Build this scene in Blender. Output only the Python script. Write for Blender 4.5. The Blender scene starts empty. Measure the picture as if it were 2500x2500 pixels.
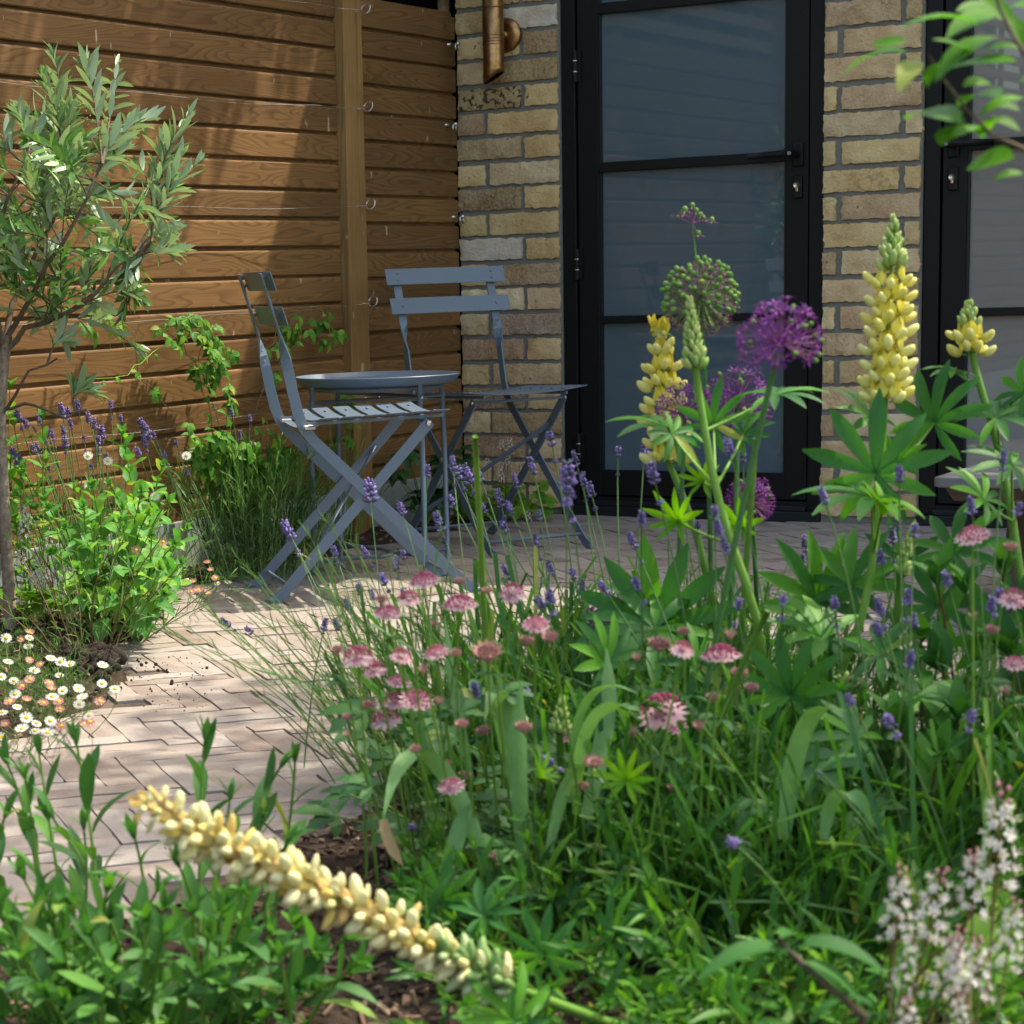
import bpy, math, random
import numpy as np
from mathutils import Vector, Matrix, Quaternion
from mathutils import noise as mnoise

random.seed(7); np.random.seed(7)
V = Vector
scene = bpy.context.scene
COL = scene.collection

# ------------------------------------------------------------------ camera, sky, sun, exposure
FPX, CX, CY = 5500.0, 651.0, 1620.5                  # focal length and principal point on the 2500 px photograph
CAM = V((3.3424, -6.2234, 0.7290))
FWD = V((-0.54263, 0.82319, -0.16704)).normalized()
RGT = V((0.83752, 0.54541, -0.03284)).normalized()
UPV = RGT.cross(FWD).normalized()
camd = bpy.data.cameras.new('camera'); cam = bpy.data.objects.new('camera', camd); COL.objects.link(cam)
cam.matrix_world = Matrix(((RGT.x, UPV.x, -FWD.x, CAM.x), (RGT.y, UPV.y, -FWD.y, CAM.y), (RGT.z, UPV.z, -FWD.z, CAM.z), (0, 0, 0, 1)))
camd.sensor_width = 36; camd.lens = FPX / 2500 * 36
camd.shift_x = (1250 - CX) / 2500; camd.shift_y = (CY - 1250) / 2500
camd.clip_start = 0.05; camd.clip_end = 300
camd.dof.use_dof = True; camd.dof.focus_distance = 4.9; camd.dof.aperture_fstop = 12.0
scene.camera = cam

SUN = V((0.14, 0.21, 0.41)).normalized()
world = bpy.data.worlds.new('World'); scene.world = world; world.use_nodes = True
wn = world.node_tree.nodes; wl = world.node_tree.links
bg = wn['Background']; sky = wn.new('ShaderNodeTexSky'); sky.sky_type = 'NISHITA'; sky.sun_disc = False
sky.sun_elevation = math.asin(SUN.z); sky.sun_rotation = math.atan2(SUN.x, SUN.y)
sky.air_density = 1.0; sky.dust_density = 3.5; sky.ozone_density = 0.4
wl.new(sky.outputs[0], bg.inputs[0]); bg.inputs[1].default_value = 0.15
sund = bpy.data.lights.new('sun', 'SUN'); sund.energy = 2.05; sund.angle = math.radians(0.6); sund.color = (1.0, 0.965, 0.91)
sun = bpy.data.objects.new('sun', sund); COL.objects.link(sun)
sun.rotation_euler = SUN.to_track_quat('Z', 'Y').to_euler()
vs = scene.view_settings; vs.view_transform = 'Standard'; vs.look = 'None'; vs.gamma = 1.0; vs.exposure = 1.88
vs.use_white_balance = True; vs.white_balance_temperature = 7500; vs.white_balance_tint = 5
scene.cycles.max_bounces = 8; scene.cycles.transparent_max_bounces = 8
scene.cycles.use_denoising = True

def at(u, v, t):
    """world point at depth t metres along the view axis on the ray of photograph pixel (u, v)"""
    return CAM + (FWD + RGT * ((u - CX) / FPX) - UPV * ((v - CY) / FPX)) * t
def grd(u, v, z=0.0):
    d = FWD + RGT * ((u - CX) / FPX) - UPV * ((v - CY) / FPX)
    return CAM + d * ((z - CAM.z) / d.z)
def onx(u, v, x=0.0):
    d = FWD + RGT * ((u - CX) / FPX) - UPV * ((v - CY) / FPX)
    return CAM + d * ((x - CAM.x) / d.x)
def pix(p):
    d = p - CAM; t = d.dot(FWD)
    return CX + FPX * d.dot(RGT) / t, CY - FPX * d.dot(UPV) / t, t

R = random.uniform
G = random.gauss

# ------------------------------------------------------------------ materials
def newmat(name):
    m = bpy.data.materials.new(name); m.use_nodes = True
    nt = m.node_tree
    return m, nt.nodes, nt.links, nt.nodes['Principled BSDF']
def rnd_node(n, l):
    oi = n.new('ShaderNodeObjectInfo'); ge = n.new('ShaderNodeNewGeometry')
    a = n.new('ShaderNodeMath'); a.operation = 'ADD'; l.new(oi.outputs['Random'], a.inputs[0]); l.new(ge.outputs['Random Per Island'], a.inputs[1])
    f = n.new('ShaderNodeMath'); f.operation = 'FRACT'; l.new(a.outputs[0], f.inputs[0])
    return f.outputs[0], oi, ge
def ramp(n, l, src, stops, interp='LINEAR'):
    r = n.new('ShaderNodeValToRGB'); r.color_ramp.interpolation = interp
    e = r.color_ramp.elements
    while len(e) < len(stops): e.new(0.5)
    for el, (p, c) in zip(e, stops):
        el.position = p; el.color = (*c, 1) if len(c) == 3 else c
    l.new(src, r.inputs[0]); return r.outputs[0]
def mixc(n, l, fac, a, b, mode='MIX'):
    m = n.new('ShaderNodeMix'); m.data_type = 'RGBA'; m.blend_type = mode
    for s, x in ((m.inputs[0], fac), (m.inputs[6], a), (m.inputs[7], b)):
        if hasattr(x, 'links'): l.new(x, s)
        elif isinstance(x, (int, float)): s.default_value = x
        else: s.default_value = (*x, 1)
    return m.outputs[2]
def noise(n, l, scale, detail=3, vec=None, rough=0.55, dist=0.0):
    t = n.new('ShaderNodeTexNoise'); t.inputs['Scale'].default_value = scale; t.inputs['Detail'].default_value = detail
    t.inputs['Roughness'].default_value = rough; t.inputs['Distortion'].default_value = dist
    if vec is not None: l.new(vec, t.inputs['Vector'])
    return t.outputs['Fac']
def bump(n, l, h, strength, dist, bs):
    b = n.new('ShaderNodeBump'); b.inputs['Strength'].default_value = strength; b.inputs['Distance'].default_value = dist
    l.new(h, b.inputs['Height']); l.new(b.outputs[0], bs.inputs['Normal']); return b
def objco(n):
    t = n.new('ShaderNodeTexCoord'); return t.outputs['Object']
def mapping(n, l, vec, scale=(1, 1, 1), loc=None):
    m = n.new('ShaderNodeMapping'); m.inputs['Scale'].default_value = scale; l.new(vec, m.inputs['Vector'])
    if loc is not None: l.new(loc, m.inputs['Location'])
    return m.outputs[0]

def leafmat(name, c1, c2, c3=None, back=None, trans=0.35, rough=0.45, tcol=None, spec=0.2, vein=0.0, tip=None):
    m, n, l, b = newmat(name)
    r, oi, ge = rnd_node(n, l)
    green = c2[1] > c2[0] and c2[1] > c2[2] and c2[1] < 0.45
    col = ramp(n, l, r, [(0.0, c1), (0.55, c2), (0.965, c3 or c2), (1.0, (0.34, 0.33, 0.09) if green and trans > 0 else (c3 or c2))])
    no = noise(n, l, 60, 3, objco(n))
    col = mixc(n, l, ramp(n, l, no, [(0.3, (0, 0, 0)), (0.75, (1, 1, 1))]), col, mixc(n, l, 1.0, col, (0.72, 0.8, 0.7), 'MULTIPLY'))
    if back: col = mixc(n, l, ge.outputs['Backfacing'], col, back)
    l.new(col, b.inputs['Base Color']); b.inputs['Roughness'].default_value = rough; b.inputs['Specular IOR Level'].default_value = spec
    bump(n, l, no, 0.25, 0.002, b)
    if trans > 0:
        tr = n.new('ShaderNodeBsdfTranslucent'); l.new(mixc(n, l, 1.0, col, tcol or (1.25, 1.35, 0.6), 'MULTIPLY'), tr.inputs[0])
        mx = n.new('ShaderNodeMixShader'); mx.inputs[0].default_value = trans
        l.new(b.outputs[0], mx.inputs[1]); l.new(tr.outputs[0], mx.inputs[2]); l.new(mx.outputs[0], n['Material Output'].inputs[0])
    return m

M = {}
def lm(k, *a, **kw):
    f = lambda c: (c[0] * 0.86, c[1], c[2] * 0.74) if (c and c[1] > c[0] and c[1] > c[2] and c[1] < 0.45) else c
    M[k] = leafmat(k, *[f(c) for c in a], **kw)
lm('olive', (0.06, 0.13, 0.06), (0.115, 0.22, 0.085), (0.20, 0.35, 0.08), back=(0.26, 0.36, 0.24), trans=0.22, rough=0.38, spec=0.35)
lm('mint', (0.10, 0.26, 0.085), (0.14, 0.32, 0.095), (0.28, 0.44, 0.08), trans=0.35, rough=0.42)
lm('vine', (0.07, 0.18, 0.035), (0.11, 0.26, 0.05), (0.26, 0.38, 0.06), trans=0.4)
lm('needle', (0.06, 0.115, 0.05), (0.10, 0.18, 0.07), (0.15, 0.25, 0.085), trans=0.3)
lm('feather', (0.11, 0.18, 0.075), (0.16, 0.25, 0.10), (0.21, 0.29, 0.11), trans=0.3)
lm('lupin_leaf', (0.035, 0.125, 0.045), (0.055, 0.18, 0.045), (0.12, 0.30, 0.035), trans=0.38, rough=0.4)
lm('lime_leaf', (0.13, 0.30, 0.02), (0.18, 0.36, 0.025), (0.26, 0.42, 0.03), trans=0.4)
lm('wallflower_leaf', (0.055, 0.14, 0.055), (0.075, 0.19, 0.06), (0.12, 0.27, 0.06), trans=0.3, rough=0.45)
lm('phlox_leaf', (0.034, 0.11, 0.042), (0.068, 0.18, 0.045), (0.14, 0.29, 0.04), trans=0.38, rough=0.38)
lm('broad_leaf', (0.025, 0.085, 0.03), (0.04, 0.125, 0.035), (0.07, 0.18, 0.035), trans=0.25, rough=0.55, spec=0.12)
lm('strap_leaf', (0.12, 0.23, 0.11), (0.17, 0.29, 0.14), (0.22, 0.34, 0.18), trans=0.3, rough=0.42)
lm('hellebore', (0.02, 0.055, 0.03), (0.03, 0.08, 0.035), (0.05, 0.11, 0.04), trans=0.2, rough=0.35)
lm('heuchera', (0.12, 0.24, 0.04), (0.17, 0.32, 0.05), (0.28, 0.40, 0.06), trans=0.4)
lm('astrantia_leaf', (0.035, 0.10, 0.045), (0.055, 0.14, 0.055), (0.08, 0.18, 0.055), trans=0.3)
lm('tree_leaf', (0.06, 0.17, 0.02), (0.09, 0.24, 0.02), (0.14, 0.33, 0.025), trans=0.5)
lm('stem_green', (0.11, 0.20, 0.05), (0.16, 0.27, 0.06), (0.21, 0.32, 0.07), trans=0.0, rough=0.5)
lm('stem_grey', (0.12, 0.20, 0.10), (0.16, 0.25, 0.12), (0.20, 0.29, 0.13), trans=0.0, rough=0.5)
lm('stem_blue', (0.055, 0.13, 0.06), (0.07, 0.16, 0.07), (0.09, 0.19, 0.075), trans=0.0, rough=0.5)
lm('stem_red', (0.13, 0.06, 0.035), (0.16, 0.09, 0.05), (0.12, 0.12, 0.05), trans=0.0, rough=0.5)
lm('lavender', (0.12, 0.11, 0.19), (0.20, 0.145, 0.40), (0.42, 0.30, 0.70), trans=0.2, rough=0.6, tcol=(1, 1, 1))
lm('lavender_bud', (0.13, 0.17, 0.13), (0.16, 0.20, 0.17), (0.18, 0.15, 0.26), trans=0.1, rough=0.6, tcol=(1, 1, 1))
lm('lupin_wing', (0.80, 0.70, 0.20), (0.82, 0.74, 0.26), (0.84, 0.78, 0.36), trans=0.3, rough=0.5, tcol=(1, 1, 0.8))
lm('lupin_standard', (0.78, 0.61, 0.07), (0.80, 0.66, 0.09), (0.82, 0.71, 0.14), trans=0.35, rough=0.5, tcol=(1, 1, 0.8))
lm('lupin_bud', (0.30, 0.42, 0.12), (0.40, 0.50, 0.17), (0.52, 0.58, 0.22), trans=0.25, rough=0.5, tcol=(1, 1, 0.8))
lm('cream_wing', (0.74, 0.67, 0.38), (0.78, 0.72, 0.46), (0.80, 0.72, 0.34), trans=0.3, rough=0.5, tcol=(1, 1, 0.85))
lm('tan_petal', (0.60, 0.38, 0.15), (0.70, 0.50, 0.20), (0.78, 0.62, 0.18), trans=0.3, rough=0.55, tcol=(1, 0.95, 0.8))
lm('pod_green', (0.20, 0.30, 0.13), (0.26, 0.36, 0.17), (0.55, 0.58, 0.38), trans=0.15, rough=0.6)
lm('allium', (0.12, 0.015, 0.20), (0.19, 0.03, 0.29), (0.31, 0.06, 0.41), trans=0.3, rough=0.5, tcol=(1.1, 0.9, 1.1))
lm('allium_dull', (0.17, 0.05, 0.13), (0.26, 0.08, 0.20), (0.30, 0.10, 0.24), trans=0.2, rough=0.5, tcol=(1, 1, 1))
lm('allium_pod', (0.11, 0.22, 0.05), (0.16, 0.28, 0.07), (0.20, 0.32, 0.09), trans=0.1, rough=0.45)
lm('pink_dome', (0.38, 0.06, 0.15), (0.48, 0.09, 0.20), (0.56, 0.16, 0.26), trans=0.2, rough=0.6, tcol=(1, 1, 1))
lm('pink_bract', (0.55, 0.27, 0.35), (0.66, 0.40, 0.47), (0.74, 0.55, 0.60), trans=0.35, rough=0.6, tcol=(1, 1, 1))
lm('dull_pink', (0.34, 0.15, 0.15), (0.40, 0.18, 0.19), (0.40, 0.24, 0.18), trans=0.2, rough=0.6, tcol=(1, 1, 1))
lm('daisy_white', (0.80, 0.79, 0.77), (0.84, 0.83, 0.82), (0.82, 0.77, 0.78), trans=0.3, rough=0.6, tcol=(1, 1, 1))
lm('daisy_pink', (0.55, 0.16, 0.18), (0.62, 0.24, 0.25), (0.70, 0.40, 0.40), trans=0.3, rough=0.6, tcol=(1, 1, 1))
lm('daisy_disc', (0.62, 0.40, 0.03), (0.70, 0.48, 0.04), (0.66, 0.52, 0.05), trans=0.0, rough=0.7)
lm('foam_white', (0.70, 0.66, 0.64), (0.78, 0.74, 0.72), (0.80, 0.68, 0.68), trans=0.3, rough=0.6, tcol=(1, 1, 1))
lm('foam_pink', (0.55, 0.22, 0.26), (0.60, 0.28, 0.32), (0.66, 0.40, 0.42), trans=0.2, rough=0.6, tcol=(1, 1, 1))
lm('dry_leaf', (0.42, 0.29, 0.15), (0.50, 0.36, 0.20), (0.35, 0.20, 0.10), trans=0.2, rough=0.7, tcol=(1, 1, 1))
lm('olive_flower', (0.45, 0.50, 0.16), (0.52, 0.56, 0.20), (0.40, 0.48, 0.14), trans=0.1, rough=0.6)

def mat_wood(name, dark, mid, light, grain=1.0, along='Y', rings=24.0):
    m, n, l, b = newmat(name)
    oi = n.new('ShaderNodeObjectInfo')
    k = n.new('ShaderNodeVectorMath'); k.operation = 'SCALE'; k.inputs[0].default_value = (13.7, 91.3, 57.1); l.new(oi.outputs['Random'], k.inputs['Scale'])
    sc = {'Y': (9, 1.5, 14), 'Z': (30, 30, 0.5), 'X': (2.1, 9, 17)}[along]
    vec = mapping(n, l, objco(n), sc, k.outputs[0])
    f = noise(n, l, 1.0, 1.5, vec, 0.45, 0.12)
    mu = n.new('ShaderNodeMath'); mu.operation = 'MULTIPLY'; l.new(f, mu.inputs[0]); mu.inputs[1].default_value = rings
    fr = n.new('ShaderNodeMath'); fr.operation = 'FRACT'; l.new(mu.outputs[0], fr.inputs[0])
    ring = ramp(n, l, fr.outputs[0], [(0.0, (0, 0, 0)), (0.5, (0.18, 0.18, 0.18)), (0.84, (1, 1, 1)), (0.93, (1, 1, 1)), (1.0, (0, 0, 0))])
    sc2 = {'Y': (60, 3.0, 160), 'Z': (200, 200, 4), 'X': (3, 60, 160)}[along]
    fine = noise(n, l, 1.0, 4, mapping(n, l, objco(n), sc2, k.outputs[0]), 0.6)
    big = noise(n, l, 2.2, 3, mapping(n, l, objco(n), (1, 1, 3), k.outputs[0]), 0.5)
    base = mixc(n, l, ramp(n, l, big, [(0.3, (0, 0, 0)), (0.7, (1, 1, 1))]), mid, light)
    gf = n.new('ShaderNodeMath'); gf.operation = 'MULTIPLY'; l.new(ring, gf.inputs[0]); gf.inputs[1].default_value = 0.55 * grain
    c = mixc(n, l, gf.outputs[0], base, dark)
    c = mixc(n, l, ramp(n, l, fine, [(0.35, (0, 0, 0)), (0.8, (0.5, 0.5, 0.5))]), c, mixc(n, l, 1.0, c, (0.62, 0.58, 0.52), 'MULTIPLY'))
    vr = n.new('ShaderNodeHueSaturation'); l.new(c, vr.inputs['Color'])
    mr = n.new('ShaderNodeMapRange'); l.new(oi.outputs['Random'], mr.inputs[0]); mr.inputs[3].default_value = 0.78; mr.inputs[4].default_value = 1.18
    l.new(mr.outputs[0], vr.inputs['Value'])
    # pale scuffs
    sp = noise(n, l, 38, 2, mapping(n, l, objco(n), (1, 1, 0.35), k.outputs[0]), 0.4)
    c = mixc(n, l, ramp(n, l, sp, [(0.735, (0, 0, 0)), (0.78, (0.55, 0.55, 0.55))]), vr.outputs[0], (0.5, 0.42, 0.33))
    l.new(c, b.inputs['Base Color']); b.inputs['Roughness'].default_value = 0.62; b.inputs['Specular IOR Level'].default_value = 0.3
    bump(n, l, fine, 0.35, 0.002, b)
    return m
M['fence_wood'] = mat_wood('fence_wood', (0.070, 0.030, 0.010), (0.165, 0.083, 0.030), (0.215, 0.113, 0.041))
M['post_wood'] = mat_wood('post_wood', (0.12, 0.06, 0.02), (0.245, 0.135, 0.05), (0.30, 0.175, 0.068), along='Z', rings=16)
M['trellis_wood'] = mat_wood('trellis_wood', (0.14, 0.08, 0.04), (0.26, 0.17, 0.09), (0.30, 0.2, 0.11))

def mat_brick():
    m, n, l, b = newmat('stock_brick')
    oi = n.new('ShaderNodeObjectInfo'); co = n.new('ShaderNodeTexCoord')
    k = n.new('ShaderNodeVectorMath'); k.operation = 'SCALE'; k.inputs[0].default_value = (33.7, 71.3, 57.1); l.new(oi.outputs['Random'], k.inputs['Scale'])
    vec = mapping(n, l, co.outputs['Object'], (1, 1, 1), k.outputs[0])
    a = noise(n, l, 11, 4, vec, 0.6); f = noise(n, l, 120, 5, vec, 0.7); p = noise(n, l, 46, 2, vec, 0.5)
    c = mixc(n, l, ramp(n, l, a, [(0.30, (0, 0, 0)), (0.72, (1, 1, 1))]), oi.outputs['Color'], mixc(n, l, 1.0, oi.outputs['Color'], (0.66, 0.52, 0.40), 'MULTIPLY'))
    c = mixc(n, l, ramp(n, l, f, [(0.42, (0, 0, 0)), (0.75, (0.55, 0.55, 0.55))]), c, (0.66, 0.56, 0.40))
    c = mixc(n, l, ramp(n, l, p, [(0.22, (1, 1, 1)), (0.30, (0, 0, 0))]), c, (0.10, 0.06, 0.035))
    # oi.Alpha < 1 marks the sooty, pitted bricks
    sp = noise(n, l, 75, 2, vec, 0.5)
    inv = n.new('ShaderNodeMath'); inv.operation = 'SUBTRACT'; inv.inputs[0].default_value = 1.0; l.new(oi.outputs['Alpha'], inv.inputs[1])
    mm = n.new('ShaderNodeMath'); mm.operation = 'MULTIPLY'; l.new(ramp(n, l, sp, [(0.52, (0, 0, 0)), (0.60, (1, 1, 1))]), mm.inputs[0]); l.new(inv.outputs[0], mm.inputs[1])
    c = mixc(n, l, mm.outputs[0], c, (0.05, 0.035, 0.02))
    l.new(c, b.inputs['Base Color']); b.inputs['Roughness'].default_value = 0.9; b.inputs['Specular IOR Level'].default_value = 0.15
    ad = n.new('ShaderNodeMath'); ad.operation = 'ADD'; l.new(a, ad.inputs[0]); l.new(f, ad.inputs[1])
    bump(n, l, ad.outputs[0], 1.0, 0.006, b)
    return m
M['brick'] = mat_brick()
def simple(name, c, rough=0.5, metal=0.0, spec=0.5, nscale=0, c2=None, bs=0.0, bd=0.002, lo=0.35, hi=0.65, detail=4):
    m, n, l, b = newmat(name)
    b.inputs['Base Color'].default_value = (*c, 1); b.inputs['Roughness'].default_value = rough; b.inputs['Metallic'].default_value = metal
    b.inputs['Specular IOR Level'].default_value = spec
    if nscale:
        f = noise(n, l, nscale, detail, objco(n), 0.6)
        l.new(mixc(n, l, ramp(n, l, f, [(lo, (0, 0, 0)), (hi, (1, 1, 1))]), c, c2 or c), b.inputs['Base Color'])
        if bs: bump(n, l, f, bs, bd, b)
    M[name] = m
    return m
simple('mortar', (0.16, 0.155, 0.14), 0.95, 0, 0.1, 140, (0.20, 0.195, 0.175), 0.6, 0.003)
simple('render_wall', (0.42, 0.33, 0.2), 0.9, 0, 0.1, 20, (0.35, 0.26, 0.16), 0.3)
simple('black_paint', (0.005, 0.0051, 0.0055), 0.5, 0, 0.22, 260, (0.012, 0.012, 0.013), 0, 0, 0.60, 0.72)
simple('black_sill', (0.009, 0.010, 0.013), 0.45, 0, 0.3, 300, (0.10, 0.10, 0.10), 0, 0, 0.66, 0.74)
simple('grey_paint', (0.092, 0.128, 0.178), 0.40, 0, 0.5, 220, (0.15, 0.165, 0.18), 0.04, 0.0005, 0.60, 0.78)
simple('bare_steel', (0.62, 0.60, 0.56), 0.35, 1.0)
simple('cap_plastic', (0.55, 0.52, 0.46), 0.5)
simple('zinc', (0.58, 0.58, 0.58), 0.3, 1.0)
simple('wire', (0.32, 0.32, 0.33), 0.4, 0.9)
simple('copper', (0.42, 0.235, 0.105), 0.36, 1.0, 0.5, 45, (0.26, 0.14, 0.06), 0.1, 0.001)
simple('brass', (0.60, 0.42, 0.2), 0.3, 1.0)
simple('rubber', (0.02, 0.02, 0.02), 0.7)
simple('concrete', (0.30, 0.32, 0.31), 0.9, 0, 0.2, 30, (0.22, 0.25, 0.24), 0.3)
simple('bark_olive', (0.26, 0.21, 0.16), 0.9, 0, 0.1, 90, (0.15, 0.115, 0.085), 0.8, 0.004)
simple('twig', (0.13, 0.095, 0.07), 0.85, 0, 0.2, 80, (0.08, 0.055, 0.04), 0.4)
simple('soil', (0.060, 0.042, 0.031), 0.97, 0, 0.1, 55, (0.030, 0.021, 0.016), 1.0, 0.012, detail=8)
simple('clod', (0.04, 0.03, 0.025), 0.97, 0, 0.1, 120, (0.03, 0.023, 0.019), 1.0, 0.006, detail=6)
simple('joint_sand', (0.15, 0.12, 0.098), 0.97, 0, 0.1, 160, (0.06, 0.048, 0.04), 0.6, 0.004)
simple('table_grey', (0.13, 0.132, 0.14), 0.55, 0, 0.3, 60, (0.11, 0.112, 0.12), 0.05)
simple('table_leg', (0.075, 0.05, 0.036), 0.6, 0, 0.3, 30, (0.05, 0.034, 0.025), 0.1)
simple('void_black', (0.006, 0.0055, 0.0055), 1.0, 0, 0.0)  # darkness behind the trellis gaps put into a sheenless colour
simple('roof_felt', (0.05, 0.05, 0.052), 0.9, 0, 0.2, 60, (0.07, 0.07, 0.07), 0.2)
simple('ground_far', (0.07, 0.09, 0.035), 0.95, 0, 0.1, 3, (0.045, 0.06, 0.025), 0.3)
simple('emblem', (0.45, 0.45, 0.45), 0.5)
def mat_glass(name, c, c2):
    m, n, l, b = newmat(name)
    f = noise(n, l, 1.6, 2, objco(n))
    l.new(mixc(n, l, ramp(n, l, f, [(0.3, (0, 0, 0)), (0.7, (1, 1, 1))]), c, c2), b.inputs['Base Color'])
    b.inputs['Roughness'].default_value = 0.5; b.inputs['Specular IOR Level'].default_value = 0.0
    b.inputs['Coat Weight'].default_value = 1.0; b.inputs['Coat Roughness'].default_value = 0.012; b.inputs['Coat IOR'].default_value = 1.62
    M[name] = m
mat_glass('frosted_glass', (0.066, 0.104, 0.132), (0.080, 0.116, 0.142))
mat_glass('hazed_glass', (0.17, 0.172, 0.172), (0.21, 0.21, 0.208))  # clear glass; the pale grey haze in it is painted as base colour
def mat_paver():
    m, n, l, b = newmat('clay_paver')
    r, oi, ge = rnd_node(n, l)
    c = ramp(n, l, r, [(0.0, (0.160, 0.124, 0.108)), (0.25, (0.228, 0.190, 0.168)), (0.6, (0.256, 0.220, 0.200)), (0.85, (0.30, 0.278, 0.268)), (1.0, (0.195, 0.145, 0.122))])
    k = n.new('ShaderNodeTexCoord')
    ge2 = n.new('ShaderNodeNewGeometry')
    f = noise(n, l, 130, 5, ge2.outputs['Position'], 0.7); a = noise(n, l, 14, 4, ge2.outputs['Position'], 0.6); s = noise(n, l, 300, 2, ge2.outputs['Position'])
    c = mixc(n, l, ramp(n, l, a, [(0.35, (0, 0, 0)), (0.72, (0.8, 0.8, 0.8))]), c, (0.285, 0.255, 0.235))
    c = mixc(n, l, ramp(n, l, f, [(0.46, (0, 0, 0)), (0.75, (0.6, 0.6, 0.6))]), c, (0.25, 0.17, 0.13))
    c = mixc(n, l, ramp(n, l, s, [(0.74, (0, 0, 0)), (0.80, (0.8, 0.8, 0.8))]), c, (0.07, 0.05, 0.04))
    l.new(c, b.inputs['Base Color']); b.inputs['Roughness'].default_value = 0.92; b.inputs['Specular IOR Level'].default_value = 0.15
    bump(n, l, f, 0.5, 0.003, b); M['paver'] = m
mat_paver()
def mat_chip():
    m, n, l, b = newmat('bark_chip'); r, oi, ge = rnd_node(n, l)
    l.new(ramp(n, l, r, [(0, (0.05, 0.028, 0.018)), (0.5, (0.11, 0.06, 0.036)), (0.85, (0.17, 0.10, 0.06)), (1, (0.30, 0.21, 0.14))]), b.inputs['Base Color'])
    b.inputs['Roughness'].default_value = 0.9; M['chip'] = m
mat_chip()

# ------------------------------------------------------------------ mesh helpers
class MB:
    def __init__(s): s.v = []; s.f = []; s.m = []
    def add(s, vs, fs, mi=0):
        o = len(s.v); s.v += [tuple(x) for x in vs]; s.f += [tuple(i + o for i in q) for q in fs]; s.m += [mi] * len(fs)
        return s
    def box(s, a, b, mi=0):
        (x0, y0, z0), (x1, y1, z1) = a, b
        return s.add([(x0, y0, z0), (x1, y0, z0), (x1, y1, z0), (x0, y1, z0), (x0, y0, z1), (x1, y0, z1), (x1, y1, z1), (x0, y1, z1)],
                     [(3, 2, 1, 0), (4, 5, 6, 7), (0, 1, 5, 4), (1, 2, 6, 5), (2, 3, 7, 6), (3, 0, 4, 7)], mi)
    def tube(s, pts, r, n=6, mi=0, cap=True):
        pts = [V(p) for p in pts]; k = len(pts)
        rr = r if isinstance(r, (list, tuple)) else [r] * k
        up = V((0.31, 0.17, 0.93)); vs = []; fs = []
        for i, p in enumerate(pts):
            t = (pts[min(i + 1, k - 1)] - pts[max(i - 1, 0)]).normalized()
            a = t.cross(up)
            if a.length < 1e-3: a = t.cross(V((1, 0, 0)))
            a.normalize(); b = t.cross(a); up = a.cross(t)
            for j in range(n):
                w = 2 * math.pi * j / n; vs.append(p + (a * math.cos(w) + b * math.sin(w)) * rr[i])
        for i in range(k - 1):
            for j in range(n):
                j2 = (j + 1) % n; fs.append((i * n + j, i * n + j2, (i + 1) * n + j2, (i + 1) * n + j))
        if cap: fs += [tuple(range(n)), tuple(range((k - 1) * n + n - 1, (k - 1) * n - 1, -1))]
        return s.add(vs, fs, mi)
    def strap(s, pts, side, hw, ht, mi=0):
        """flat bar along pts; side = list of broad-direction vectors, hw half width, ht half thickness"""
        pts = [V(p) for p in pts]; k = len(pts); vs = []; fs = []
        for i, p in enumerate(pts):
            t = (pts[min(i + 1, k - 1)] - pts[max(i - 1, 0)]).normalized()
            a = V(side[i]); a = (a - t * a.dot(t)).normalized(); b = t.cross(a)
            for q in ((1, 1), (-1, 1), (-1, -1), (1, -1)): vs.append(p + a * hw * q[0] + b * ht * q[1])
        for i in range(k - 1):
            for j in range(4): j2 = (j + 1) % 4; fs.append((i * 4 + j, i * 4 + j2, i * 4 + 4 + j2, i * 4 + 4 + j))
        fs += [(3, 2, 1, 0), tuple((k - 1) * 4 + j for j in range(4))]
        return s.add(vs, fs, mi)
    def ball(s, c, rx, ry=None, rz=None, n=8, m=5, mi=0, rot=None):
        ry = ry or rx; rz = rz or rx; vs = []; fs = []; c = V(c)
        for i in range(m + 1):
            th = math.pi * i / m
            for j in range(n):
                ph = 2 * math.pi * j / n
                p = V((rx * math.sin(th) * math.cos(ph), ry * math.sin(th) * math.sin(ph), rz * math.cos(th)))
                vs.append(c + (rot @ p if rot else p))
        for i in range(m):
            for j in range(n): j2 = (j + 1) % n; fs.append((i * n + j, (i + 1) * n + j, (i + 1) * n + j2, i * n + j2))
        return s.add(vs, fs, mi)
    def lathe(s, c, prof, n=32, mi=0):
        vs = []; fs = []; c = V(c); k = len(prof)
        for (r, z) in prof:
            for j in range(n): w = 2 * math.pi * j / n; vs.append(c + V((r * math.cos(w), r * math.sin(w), z)))
        for i in range(k - 1):
            for j in range(n): j2 = (j + 1) % n; fs.append((i * n + j, i * n + j2, (i + 1) * n + j2, (i + 1) * n + j))
        return s.add(vs, fs, mi)
    def mesh(s, name, mats, smooth=True):
        me = bpy.data.meshes.new(name); me.from_pydata(s.v, [], s.f)
        mats = mats if isinstance(mats, (list, tuple)) else [mats]
        for k in mats: me.materials.append(M[k])
        if len(mats) > 1: me.polygons.foreach_set('material_index', s.m)
        if smooth: me.polygons.foreach_set('use_smooth', [True] * len(me.polygons))
        me.update(); return me
    def build(s, name, mats, parent=None, smooth=False, bevel=0.0):
        o = bpy.data.objects.new(name, s.mesh(name, mats, smooth)); COL.objects.link(o)
        if parent: adopt(o, parent)
        if bevel:
            bv = o.modifiers.new('bevel', 'BEVEL'); bv.width = bevel; bv.segments = 2; bv.limit_method = 'ANGLE'; bv.angle_limit = math.radians(40)
        return o
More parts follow.
